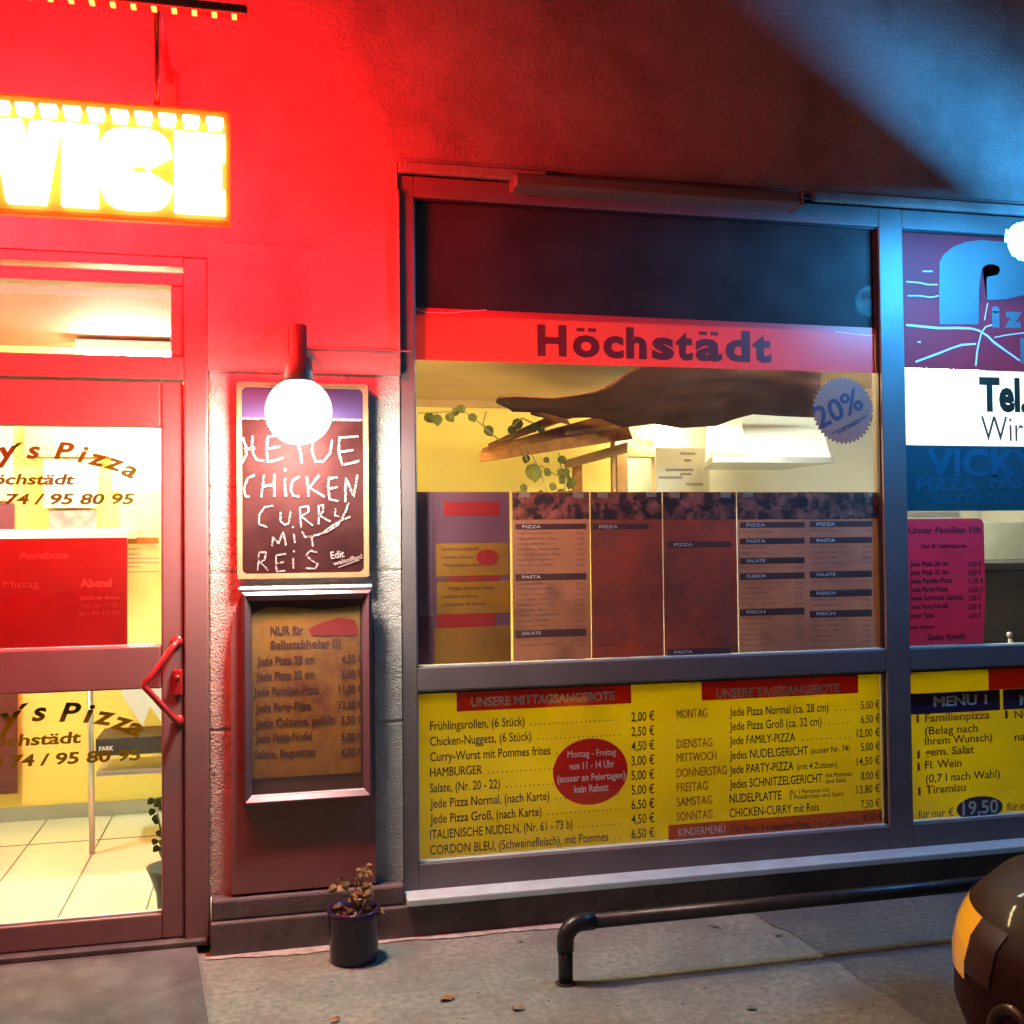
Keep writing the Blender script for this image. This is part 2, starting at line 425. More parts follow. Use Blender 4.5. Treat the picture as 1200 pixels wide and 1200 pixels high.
# scraps of dry leaf lying on the pavement
def leaf_scrap(px, py, s, lab):
    c = G(px, py); mb = MB(); n = 9
    mid = mb.bm.verts.new(c+Vector((0, 0, .012)))
    ring = []
    for k in range(n):
        a = 2*math.pi*k/n; rr = s*random.uniform(.5, 1.1)
        ring.append(mb.bm.verts.new(c+Vector((rr*math.cos(a)*1.5, rr*math.sin(a), .004+random.uniform(0, .014)))))
    for k in range(n): mb.bm.faces.new((mid, ring[k], ring[(k+1) % n]))
    mb.top('dry_leaf', dry_m, lab, 'leaf', 'scraps on the pavement')
leaf_scrap(522, 1172, .024, 'crumpled dry leaf on the pavement in front of the window, nearest the flower pot')
leaf_scrap(605, 1184, .018, 'small pale scrap on the pavement left of the railing post')
leaf_scrap(392, 1197, .016, 'small scrap on the pavement below the purple pot at the photo edge')

# ================================================================== BUILDING
B = thing('pizzeria_building', 'grey rendered pizzeria front with plastered pillar, glass door and two large shop windows at night', 'building', (0, 0, 0))
mb = MB()
mb.box(-6, 9, 0, .3, 2.968, 7.5)                       # upper wall
mb.box(-.186, .527, 0, .3, 2.135, 2.968)               # above the pillar
mb.box(-2.1, -.186, 0, .3, 2.56, 2.968)                # above the door
mb.box(-6, -2.1, 0, .3, 0, 2.968)
mb.box(5.2, 9, 0, .3, .1, 2.968)
wall = mb.build('wall', wall_m, B)
mb = MB()
mb.box(-.13, .27, -.006, .0, 2.62, 2.624); mb.box(.15, .575, -.006, 0, 2.228, 2.232); mb.box(.522, .532, -.008, 0, 2.135, 2.86)
mb.build('wall_seam', wall_m, wall)
mb = MB()
mb.box(.53, 1.12, -.035, 0, 2.925, 2.965, .006); mb.box(2.30, 5.2, -.035, 0, 2.925, 2.965, .006)
mb.box(.53, 5.2, -.012, 0.0, 2.972, 2.986, .004)
mb.build('cornice', wall_m, B)
mb = MB()
a = P(602, 214, -.09); b = P(936, 240, -.09)
mb.box(a.x, b.x, -.115, 0, 2.872, 2.925, .012); mb.box(b.x, b.x+.012, -.118, 0, 2.868, 2.93, .003)
mb.build('awning_cassette', frame_m, B)
# plastered pillar: a grid with real roughness
mb = MB()
x0, x1, z0, z1 = -.182, .530, .19, 2.135
nx, nz = 110, 300
g = []
for j in range(nz+1):
    row = []
    for i in range(nx+1):
        x = x0+(x1-x0)*i/nx; z = z0+(z1-z0)*j/nz
        h = .0022*noise.noise(Vector((x*80, 0, z*80)))+.0024*noise.noise(Vector((x*170, 3, z*170)))+.0012*noise.noise(Vector((x*12, 5, z*12)))
        ex = .004*noise.noise(Vector((i*9.1, 1, z*60))) if i in (0,) else 0
        for zc in (1.70, 1.385, .80):                   # joints between the plaster courses
            if abs(z-zc) < .004: h += .006
        row.append(mb.bm.verts.new((x+ex, .008+h, z)))
    g.append(row)
for j in range(nz):
    for i in range(nx): mb.bm.faces.new((g[j][i], g[j][i+1], g[j+1][i+1], g[j+1][i])).smooth = True
mb.box(x0+.004, x1, .03, .3, z0-.05, z1)
for row_i in (0,):
    for j in range(nz):
        q = [g[j][row_i], g[j+1][row_i]]
        c2 = [mb.bm.verts.new((x0+.004, .05, v.co.z)) for v in q]
        mb.bm.faces.new((q[0], q[1], c2[1], c2[0]))
mb.build('pillar', plaster_m, B)
mb = MB(); mb.box(-.180, 5.2, -.075, .3, -.1, .118, .006); mb.box(-.178, .528, -.055, .02, .118, .195, .01)
mb.build('plinth', plinth_m, B)
# brown cladding panel fixed on the pillar with the display case in it
mb = MB()
L = [(275, 690), (281, 690), (270, 745), (271, 1045)]
c0 = P(272, 1045); c1 = P(441, 1035); zt = P(280, 690).z
pts = [(c0.x, c0.z), (c1.x-.004, c0.z), (c1.x-.004, zt-.17), (c1.x-.02, zt-.06), (c1.x-.045, zt), (c0.x+.045, zt), (c0.x+.012, zt-.09), (c0.x, zt-.17)]
mb.prism(pts[::-1], -.035, .02); mb.build('cladding_panel', panel_m, B)

# ---- shop windows
def window_box(mb, x0, x1, z0, z1, y0=.012, y1=.09, b=.004): mb.box(x0, x1, y0, y1, z0, z1, b, 2)
W1 = (.592, 2.630); W2 = (2.745, 5.0)
zb0, zb1, zm0, zm1, zt1 = .245, .915, 1.002, 2.842, 2.925
win = MB()
window_box(win, .530, W1[0], .14, zt1); win = win.build('shop_window', frame_m, B)
def frames(x0, x1, parent):
    for q0, q1 in ((.14, zb0), (zb1-.004, zm0), (zm1, zt1)):
        mb = MB(); window_box(mb, x0, x1, q0, q1); mb.build('frame_rail', frame_m, parent)
    mb = MB(); mb.box(x0-.005, x1+.005, .048, .054, zb0-.005, zb1); mb.build('lower_pane', glass_m, parent)
    mb = MB(); mb.box(x0-.005, x1+.005, .048, .054, zm0-.005, zm1+.005); mb.build('upper_pane', glass_up, parent)
    mb = MB()                                           # bright glazing beads
    e = .006
    mb.box(x0, x0+e, .030, .046, zm0, zm1, .001); mb.box(x0, x1, .029, .0455, zm0, zm0+e, .001)
    mb.build('glazing_bead', sill_m, parent); mb = MB()
    mb.box(x0, x0+e, .030, .046, zb0, zb1-.004, .001); mb.box(x0, x1, .029, .0455, zb0, zb0+e, .001); mb.box(x0, x1, .0285, .0455, zb1-.010, zb1-.0045, .001)
    mb.build('glazing_bead', sill_m, parent)
    for q0, q1 in ((zm0+e, zm1), (zb0+e, zb1-.010)):
        mb = MB(); g_ = .007
        mb.box(x1-g_, x1-.0005, .026, .0475, q0, q1, .001); mb.box(x0+e, x1-.0005, .0262, .0473, q1-g_, q1-.0005, .001)
        mb.build('rubber_gasket', black_m, parent)
frames(W1[0], W1[1], win)
mb = MB(); window_box(mb, W1[1], W2[0], .14, zt1)
win2 = mb.build('shop_window', frame_m, B)
mb = MB(); window_box(mb, W2[1], 5.2, .14, zt1); mb.build('frame_post', frame_m, win2)
frames(W2[0], W2[1], win2)
mb = MB(); mb.box(.532, 5.2, -.098, .012, .122, .150, .006)
mb.build('window_sill', sill_m, B)
# blind box behind the top of the first pane
mb = MB(); mb.box(W1[0], W1[1], .062, .12, 2.39, 2.84, .004); mb.build('blind_box', dark_m, win)
# ---- door
dj0, dj1 = -.273, -.186
mb = MB()
mb.box(dj0, dj1, .0, .1, .03, 2.556, .006); mb.box(-2.1, dj0, .0, .1, 2.45, 2.49, .004); mb.box(-2.1, dj0, .0, .1, 2.52, 2.556, .004)
mb.box(-2.1, dj0, .0, .1, 2.10, 2.185, .004); mb.box(-1.75, -1.66, .0, .1, .03, 2.10, .004)
mb.box(-.318, dj0, .01, .1, 2.185, 2.45, .004)
door_frame = mb.build('door_frame', door_m, B)
mb = MB(); mb.box(-2.1, -.31, .05, .056, 2.18, 2.455); mb.box(-2.1, dj0, .05, .056, 2.488, 2.522); mb.build('transom_pane', glass_m, door_frame)
dl0, dl1 = -1.655, -.276
mb = MB()
mb.box(-.355, dl1, .012, .08, .05, 2.095, .008); mb.box(dl0, dl0+.09, .012, .08, .05, 2.095, .008)
mb.box(dl0+.09, -.355, .014, .078, 1.925, 2.095, .006); mb.box(dl0+.09, -.355, .014, .078, .962, 1.119, .006); mb.box(dl0+.09, -.355, .014, .078, .05, .142, .006)
door = mb.build('door', door_m, B)
mb = MB(); mb.box(dl0+.085, -.350, .045, .051, .138, .967); mb.box(dl0+.085, -.350, .045, .051, 1.115, 1.930); mb.build('pane', glass_m, door)
mb = MB(); mb.box(dl0+.09, -.356, .03, .044, .142, .150, .002); mb.box(dl0+.09, -.356, .03, .044, 1.119, 1.124, .002); mb.build('glazing_bead', sill_m, door)
mb = MB()
h0 = P(207, 752, .0); h1 = P(166, 804, -.09); h2 = P(209, 845, 0)
a0 = Vector((h0.x, .012, h0.z)); b0 = Vector((h2.x, .012, h2.z))
mid = Vector((P(168, 803, -.075).x, -.075, P(168, 803, -.075).z))
mb.tube([a0, a0+Vector((0, -.05, 0)), a0.lerp(mid, .12)+Vector((0, -.05, 0)), mid+Vector((.03, 0, .032)), mid+Vector((.006, 0, .008)), mid+Vector((.004, 0, -.008)), mid+Vector((.022, 0, -.026)), b0.lerp(mid, .12)+Vector((0, -.05, 0)), b0+Vector((0, -.05, 0)), b0], .0115, 14)
mb.lathe((a0.x, .012, a0.z), [(.0, -.008), (.02, -.008), (.022, 0), (.0, 0)], 20, 'y'); mb.lathe((b0.x, .012, b0.z), [(0, -.008), (.02, -.008), (.022, 0), (0, 0)], 20, 'y')
mb.build('handle', redmetal_m, door)
mb = MB(); k = P(208, 800, 0)
mb.box(k.x-.018, k.x+.018, -.002, .012, k.z-.05, k.z+.05, .008); mb.lathe((k.x, 0, k.z+.02), [(0, -.022), (.008, -.022), (.010, 0), (0, 0)], 16, 'y')
mb.build('lock_plate', redmetal_m, door)
mb = MB(); mb.box(-2.1, -.19, -.03, .1, .028, .048, .004); mb.build('threshold', step_m, B)

# ---- inside
fl = MB(); fl.box(-3.0, 6.0, .1, 4.6, -.05, .026); fl.build('tiled_floor', tile_m)['kind'] = 'structure'
mb = MB()
for yj in (.3, 1.55): mb.box(-3, .34, yj-.003, yj+.003, .026, .0285)
for k in range(10): mb.box(-2.76+k*.33-.003, -2.76+k*.33+.003, .1, 4.5, .0262, .0288)
jn = mb.build('floor_joints', tile_joint); jn['kind'] = 'structure'
mb = MB(); mb.box(.34, 6.0, .1, 4.6, 2.53, 2.6); mb.build('kitchen_ceiling', ceil_m, B)
mb = MB(); mb.box(-3, .34, .1, 4.6, 2.56, 2.62)
cb = mb.build('hall_ceiling', board_c, B)
HY = 2.05
mb = MB(); mb.box(-3, .34, HY, HY+.1, .026, 2.56); mb.box(-3.1, -3.0, .1, 4.6, 0, 2.6); mb.build('hall_wall', yellow_w, B)
mb = MB(); mb.box(-3, .25, HY-.012, HY, .026, .10); mb.build('skirting', steel_m, B)
mb = MB(); mb.box(.34, .42, .1, 4.6, .026, 2.53); mb.build('partition_wall', white_w, B)
KY = 3.7
xd = P(722, 560, KY).x; xe = P(772, 560, KY).x
mb = MB(); mb.box(.42, xd, KY, KY+.1, .026, 2.53); mb.build('kitchen_yellow_wall', yellow_w, B)
mb = MB(); mb.box(xe, 6, KY, KY+.1, .026, 2.53); mb.box(5.9, 6.0, .1, KY, .026, 2.53); mb.build('kitchen_white_wall', white_w, B)
mb = MB(); mb.box(xd-.3, xe+.3, KY+.6, KY+.7, .026, 2.53); mb.build('passage_wall', white_w, B)
mb = MB(); mb.box(xd, xd+.09, KY-.02, KY+.1, .026, 2.2, .005); mb.box(xe-.03, xe, KY-.02, KY+.1, .026, 2.2, .005); mb.box(xd+.09, xe-.03, KY-.02, KY+.1, 2.12, 2.2, .005); mb.build('passage_frame', wood2_m, B)
mb = MB(); z = P(487, 476, KY).z; mb.box(.42, xd, KY-.03, KY, z-.005, 2.53); mb.build('ceiling_edge', ceil_m, B)
# bulkhead beside the door seen in the upper right of the clear strip
x, x1_, z0_, z1_ = rect(958, 428, 1040, 470, 2.6)
mb = MB(); mb.box(x, x+1.4, 2.6, KY, z0_, 2.53, .005); mb.build('ceiling_bulkhead', ceil_m, B)

def lamp_tube(x, y, z, ln, m_, lab, along='x'):
    t = thing('ceiling_lamp', lab, 'lamp', (x, y, z), 'fluorescent lamps inside the shop')
    mb = MB()
    if along == 'x': mb.box(x-ln/2, x+ln/2, y-.06, y+.06, z-.03, z+.02, .006)
    else: mb.box(x-.06, x+.06, y-ln/2, y+ln/2, z-.03, z+.02, .006)
    mb.build('housing', enamel_m, t)
    mb = MB()
    d = Vector((ln/2-.03, 0, 0)) if along == 'x' else Vector((0, ln/2-.03, 0))
    for o in (-.03, .03):
        q = Vector((x, y, z-.047))+(Vector((0, o, 0)) if along == 'x' else Vector((o, 0, 0)))
        mb.tube([q-d, q+d], .014, 10)
    mb.build('fluorescent_tube', m_, t)
lamp_tube(P(150, 400, 1.75).x, 1.75, 2.525, .5, tube_hall, 'twin tube lamp on the ceiling of the hall behind the glass door')
lamp_tube(-1.75, .52, 2.525, .7, tube_hall, 'added unseen twin tube lamp left of the glass door brightening the hall floor', 'y')  # added out of view to light the hall floor and front faces
lamp_tube(1.3, .85, 2.50, 1.4, tube_warm, 'warm twin tube lamp on the kitchen ceiling above the hanging plants')
lamp_tube(3.3, 1.2, 2.50, 1.6, tube_cool, 'cold twin tube lamp on the kitchen ceiling near the extractor hood')
lamp_tube(2.0, KY+.35, 2.45, .6, tube_hall, 'bright tube lamp in the passage behind the kitchen doorway')
lb = P(766, 507, KY-.12)
t = thing('wall_bulb', 'glowing bulb on a bracket above the kitchen doorway beside the paper notice', 'lamp', lb)
mb = MB(); mb.sphere(lb, .085, 24, 16, (1.5, 1, .62)); mb.build('bulb', bulb_m, t)
mb = MB(); mb.tube([lb+Vector((0, .03, 0)), lb+Vector((0, .12, .02))], .02, 10); mb.build('bracket', enamel_m, t)

# kitchen: brown cloth
Fp = [(582, 468), (600, 476), (622, 481), (660, 486), (700, 491), (730, 496), (765, 499), (800, 500), (840, 497), (862, 491), (882, 488), (920, 487), (960, 485)]
Np = [(584, 463), (605, 464), (647, 465), (675, 462), (699, 460), (716, 452), (735, 436), (770, 420), (800, 415), (840, 412), (880, 412), (920, 415), (962, 418)]
mb = MB(); rows = []
for j in range(13):
    s = j/12; row = []
    for i in range(len(Fp)):
        Yn, Yf = 1.25, 2.35
        a = P(*Np[i], Yn); b = P(*Fp[i], Yf)
        q = a.lerp(b, s); q.z -= .05*math.sin(math.pi*s)*(.3+.7*(i/len(Fp))); q.z += .03*noise.noise(Vector((q.x*4, q.y*7, 0)))+.016*math.sin(q.x*17+q.y*2)*s
        row.append(mb.bm.verts.new(q))
    rows.append(row)
for j in range(12):
    for i in range(len(Fp)-1): mb.bm.faces.new((rows[j][i], rows[j][i+1], rows[j+1][i+1], rows[j+1][i])).smooth = True
bmesh.ops.subdivide_edges(mb.bm, edges=mb.bm.edges[:], cuts=1, use_grid_fill=True, smooth=1.0)
bmesh.ops.solidify(mb.bm, geom=mb.bm.faces[:], thickness=.006)
mb.top('hanging_cloth', cloth_m, 'dark brown cloth sagging under the kitchen ceiling behind the main window', 'cloth')

# wooden shelf
sh = thing('hanging_shelf', 'wooden slatted shelf hanging in the kitchen carrying trailing green plants', 'shelf', P(640, 520, 2.2))
def plank(q, Y0, Y1, th, m_, nm='plank'):
    (l1, l2, r2, r1) = q           # left top, left bottom, right bottom, right top
    a, b = P(*l1, Y0), P(*l2, Y0); c, d = P(*r2, Y1), P(*r1, Y1)
    o = Vector((.02, th, 0))
    MB().hexa([b, c, d, a, b+o, c+o, d+o, a+o]).build(nm, m_, sh)
plank([(562, 531), (561, 541), (740, 514), (735, 500)], 1.7, 2.6, .03, wood_m)
plank([(566, 525), (564, 530), (738, 500), (700, 488)], 1.72, 2.75, .12, wood_m)
plank([(572, 520), (572, 524), (690, 482), (655, 482)], 1.75, 2.9, .06, wood_m)
plank([(620, 478), (622, 486), (668, 498), (660, 487)], 2.3, 2.7, .03, wood_m)
plank([(662, 506), (662, 510), (735, 502), (735, 496)], 2.25, 2.75, .06, wood2_m)
plank([(735, 518), (660, 540), (662, 549), (735, 530)], 2.8, 2.5, .03, wood2_m)
for (a, b, c, d) in ((672, 540, 683, 600), (717, 510, 722, 600)):
    x0_, x1_, z0_, z1_ = rect(a, b, c, d, 2.7)
    MB().box(x0_, x1_, 2.7, 2.74, .026, z1_, .004).build('post', wood2_m if a > 700 else wood_m, sh)

def leaf_bm(mb, c, s, yaw, pit):
    out = [(0, 0), (.35, .12), (.5, .45), (.38, .8), (0, 1.15), (-.38, .8), (-.5, .45), (-.35, .12)]
    m3 = Matrix.Rotation(yaw, 3, 'Y') @ Matrix.Rotation(pit, 3, 'X')
    vs = [mb.bm.verts.new(Vector(c)+m3 @ Vector((x*s, .12*s*abs(x)*2, -z*s))) for x, z in out]
    c2 = mb.bm.verts.new(Vector(c)+m3 @ Vector((0, -.08*s, -.5*s)))
    for k in range(8): mb.bm.faces.new((c2, vs[k], vs[(k+1) % 8]))
def vine(lab, paths, Y, leaves):
    base = P(*paths[0][0], Y)
    t = thing('trailing_plant', lab, 'plant', base, 'trailing plants in the kitchen')
    mb = MB()
    for pth in paths: mb.tube([P(a, b, Y+random.uniform(-.03, .03)) for a, b in pth], .004, 6)
    mb.build('stem', stem_m, t)
    mb = MB()
    for (a, b, s) in leaves:
        leaf_bm(mb, P(a, b, Y+random.uniform(-.05, .03)), s*.0062, random.uniform(-.9, .9), random.uniform(-.5, .5))
    mb.build('foliage', leaf_m, t)
vine('green trailing plant with heart shaped leaves hanging below the wooden shelf', [[(617, 520), (624, 535), (633, 552), (640, 575), (650, 585)], [(633, 545), (650, 556), (668, 560)], [(655, 530), (657, 545), (664, 562), (660, 580)], [(600, 520), (614, 528), (618, 540)]], 1.9,
     [(625, 543, 17), (645, 550, 9), (655, 549, 8), (667, 555, 12), (672, 560, 11), (612, 567, 8), (618, 533, 8), (650, 566, 8), (638, 536, 6), (660, 573, 9), (610, 575, 8), (656, 534, 9), (670, 575, 8), (663, 548, 8), (632, 575, 7)])
vine('thin trailing plant with few leaves along the yellow kitchen wall, left of the shelf', [[(490, 484), (520, 483), (540, 480), (556, 490), (572, 505), (588, 518)], [(570, 482), (566, 496), (574, 508)], [(600, 500), (612, 490), (625, 496)]], 1.9,
     [(499, 484, 10), (512, 485, 10), (524, 484, 9), (538, 474, 9), (552, 484, 9), (570, 499, 10), (596, 500, 9), (611, 492, 11), (627, 497, 8), (536, 478, 8), (632, 500, 8)])
# paper notice on the white wall
Y = KY-.2
x0, x1, z0, z1 = rect(768, 524, 832, 590, Y)
nb = thing('notice_board', 'white paper notice with two dark marks beside the kitchen doorway', 'notice', ((x0+x1)/2, Y, z0))
MB().box(x0, x1, Y, Y+.02, z0, z1, .004).build('board', white_w, nb)
mb = MB()
for (a, b, c) in ((797, 533, 815), (802, 541, 810), (780, 552, 812), (797, 557, 810), (772, 561, 800), (804, 569, 824)):
    putp(mb, random.choice(('mmuunm', 'nimmn', 'umnwn')), a, b, c, 4, Y-.003, bold=.03)
mb.build('lettering', grey_ink, nb)
MB().box((x0+x1)/2-.2, (x0+x1)/2+.2, Y+.02, KY, z0, z0+.05).build('bracket', white_w, nb)
# extractor hood
Y = 2.5
hd = thing('extractor_hood', 'white extractor hood with flat tray on the white kitchen wall behind the main window', 'hood', P(930, 545, Y))
a = P(835, 528, Y); b = P(978, 546, Y); c = P(878, 487, Y); d = P(975, 487, Y)
zt = a.z; zb = b.z
MB().hexa([Vector((a.x, Y, zb+.02)), Vector((b.x, Y, zb+.02)), Vector((b.x, Y, zb+.06)), Vector((a.x, Y, zb+.06)), Vector((a.x+.25, Y+.75, zb+.02)), Vector((b.x, Y+.75, zb+.02)), Vector((b.x, Y+.75, zb+.06)), Vector((a.x+.25, Y+.75, zb+.06))]).build('tray', steel_m, hd)
MB().hexa([Vector((c.x-.02, Y+.03, zb+.062)), Vector((b.x-.01, Y+.03, zb+.062)), Vector((b.x-.05, Y+.2, 2.52)), Vector((c.x+.02, Y+.2, 2.52)), Vector((c.x, Y+.75, zb+.062)), Vector((b.x-.01, Y+.75, zb+.062)), Vector((b.x-.05, Y+.7, 2.52)), Vector((c.x+.02, Y+.7, 2.52))]).build('canopy', hood_m, hd)
mb = MB(); mb.box(c.x-.15, b.x, KY-.45, KY-.001, .03, zb-.25, .01); mb.top('oven', hood_m, 'pale cabinet under the extractor hood in the kitchen', 'cabinet')
# counter behind second window
ct = thing('kitchen_counter', 'dark counter behind the second window beside the pink menu sheet', 'counter', (4.6, 1.3, .03))
x0, x1, z0, z1 = rect(1120, 660, 1330, 760, 1.1)
MB().box(x0, 5.8, 1.1, 1.7, .03, z1-.04, .01).build('cabinet', counter_m, ct); MB().box(x0-.03, 5.8, 1.07, 1.73, z1-.04, z1, .006).build('worktop', counter_m, ct)
x0, x1, z0, z1 = rect(1150, 602, 1194, 660, 1.72)
mb = MB(); mb.box(x0, 5.8, 1.74, 1.80, .03, z1-.05, .01); mb.top('tiled_screen', mat('pale_tile', (.42, .44, .34), .4), 'pale tiled screen standing behind the dark counter in the second window', 'screen')
s = thing('soap_dispenser', 'small steel dispenser on the dark counter behind the second window', 'dispenser', P(1184, 755, 1.0))
p = P(1184, 760, 1.0)
MB().lathe((p.x, p.y, p.z-.08), [(.0, 0), (.03, 0), (.03, .09), (.012, .11), (.012, .14), (0, .14)], 20).build('bottle', steel_m, s)
MB().sphere((p.x-.005, p.y, p.z+.075), .018, 14, 10).build('knob', steel_m, s)
# something for it to stand on
MB().box(p.x-.2, p.x+.6, p.y-.12, 1.069, .03, p.z-.081, .006).top('low_cabinet', counter_m, 'low dark cabinet carrying the small steel dispenser behind the second window', 'cabinet')

# hall things seen through the door
def card(pxl, pyt, pxr, pyb, m_, lab, patch=None, Y=HY-.03, cat='box', name='pizza_box', grp='boxes on the hall wall'):
    x0, x1, z0, z1 = rect(pxl, pyt, pxr, pyb, Y)
    t = thing(name, lab, cat, ((x0+x1)/2, Y, z0), grp)
    MB().box(x0, x1, Y, Y+.029, z0, z1, .003).build('panel', m_, t)
    if patch:
        q = rect(*patch, Y-.003); MB().sheet(*q, Y-.003).build('label', white_p, t)
    return t
card(28, 499, 131, 536, brown_card, 'wide brown picture card with white label, uppermost on the yellow hall wall', (60, 508, 104, 523))
card(50, 538, 115, 595, pale_card, 'square pale card with white label under the wide brown card', (60, 557, 103, 573), Y=HY-.06)
card(-30, 499, 14, 587, pale_card, 'tall pale card at the left edge of the door glass')
card(-30, 590, 16, 622, mat('wine_card', (.10, .015, .03), .5), 'dark wine red picture under the tall pale card')
card(57, 598, 113, 621, mat('blue_card', (.32, .36, .36), .4, var=.4, vscale=20), 'small grey blue picture above the white counter edge')
x0, x1, z0, z1 = rect(-60, 621, 150, 631, 1.5)
MB().box(x0-.8, x1, 1.5, 1.9, z0, z1, .004).top('wall_shelf', enamel_m, 'long white shelf edge in the hall above the red menu sheet', 'shelf')
x0, x1, z0, z1 = rect(140, 576, 192, 756, 1.9)
pl = thing('price_list', 'pale yellow price list with thin rules on the hall wall beside the red sheet', 'price list', ((x0+x1)/2, 1.9, z0))
MB().box(x0, x1, 1.9, 1.91, z0, z1).build('sheet', mat('pale_yellow_paper', (.78, .70, .34), .7), pl)
mb = MB()
for py in (586, 602, 622, 644, 650, 655, 660, 665, 671): 
    a = P(142, py, 1.896); b = P(random.choice((165, 186)), py, 1.896); mb.sheet(a.x, b.x, a.z, a.z+.004, 1.896)
mb.build('rules', grey_ink, pl)
mb = MB(); a = rect(150, 630, 186, 637, 1.895); mb.sheet(*a, 1.895); mb.build('heading', orange_ink, pl)
x0, x1, z0, z1 = rect(131, 499, 192, 576, HY-.02)
MB().box(x0, x1+.3, HY-.02, HY-.001, z0, z1).top('white_board', white_w, 'blank white board at upper right behind the door glass', 'board')
# table with cloth corner in the lower pane
tb = thing('hall_table', 'small table with slim metal leg and black edge behind the lower door glass', 'table', P(108, 985, 1.3))
lx = P(108, 900, 1.3)
MB().tube([Vector((lx.x, 1.3, .03)), Vector((lx.x-.01, 1.3, .90))], .014, 12).build('leg', steel_m, tb)
MB().tube([Vector((lx.x+.75, 1.3, .03)), Vector((lx.x+.75, 1.3, .90))], .014, 12).build('leg', steel_m, tb)
z = P(150, 884, 1.3).z; z2 = P(150, 864, 1.3).z
MB().box(lx.x+.016, lx.x+.9, 1.29, 1.6, z, z2, .003).build('dark_shelf', counter_m, tb)
mb = MB(); putp(mb, 'PARK', 116, 880, 133, 5, 1.287, bold=.02); mb.build('lettering', white_ink, tb)
z = P(150, 905, 1.3).z
MB().box(lx.x+.016, lx.x+.9, 1.295, 1.6, z-.012, z+.012, .003).build('lower_shelf', steel_m, tb)
zt_ = .90
MB().box(lx.x-.1, lx.x+1.0, 1.25, 1.75, zt_, zt_+.03, .004).build('tabletop', yellow_w, tb)
mb = MB()
for tri in (((141, 812), (150, 800), (186, 800), (167, 851)), ((160, 800), (192, 800), (192, 850), (176, 828))):
    Yc = 1.235 if tri[0][0] == 141 else 1.228
    mb.prism(xz(tri, Yc), Yc, Yc+.003)
mb.top('table_cloth', enamel_m, 'white cloth corners hanging over the table edge behind the door handle', 'cloth')
x0, x1, z0, z1 = rect(-40, 806, 20, 930, HY-.05)
MB().box(x0, x1, HY-.05, HY-.03, z0, z1, .003).top('wine_poster', mat('wine_poster_print', (.09, .02, .018), .5, var=.3), 'dark wine red poster low on the hall wall at left edge of the door', 'poster')
# plant pot behind the door
c = G(192, 1068, .03); c = Vector((c.x+.03, .32, .027))
t = thing('potted_plant', 'grey tapered pot with small twiggy plant just inside the glass door', 'potted plant', c)
MB().lathe(c, [(.0, 0), (.045, 0), (.055, .10), (.075, .16), (.092, .20), (.083, .20), (.06, .15), (0, .15)], 28).build('pot', mat('grey_pot', (.07, .075, .07), .5), t)
mb = MB(); tw = MB()
for k in range(14):
    a = random.uniform(0, 6.28); e = c+Vector((.05*math.cos(a), .05*math.sin(a), random.uniform(.24, .42)))
    tw.tube([c+Vector((0, 0, .15)), c.lerp(e, .6)+Vector((0, 0, .06)), e], .003, 5)
    for q in range(5): leaf_bm(mb, c.lerp(e, .6+.1*q)+Vector((random.uniform(-.02, .02), random.uniform(-.02, .02), .06)), .028, random.uniform(-2, 2), random.uniform(-1, 1))
tw.build('stem', stem_m, t); mb.build('foliage', leaf_m, t)

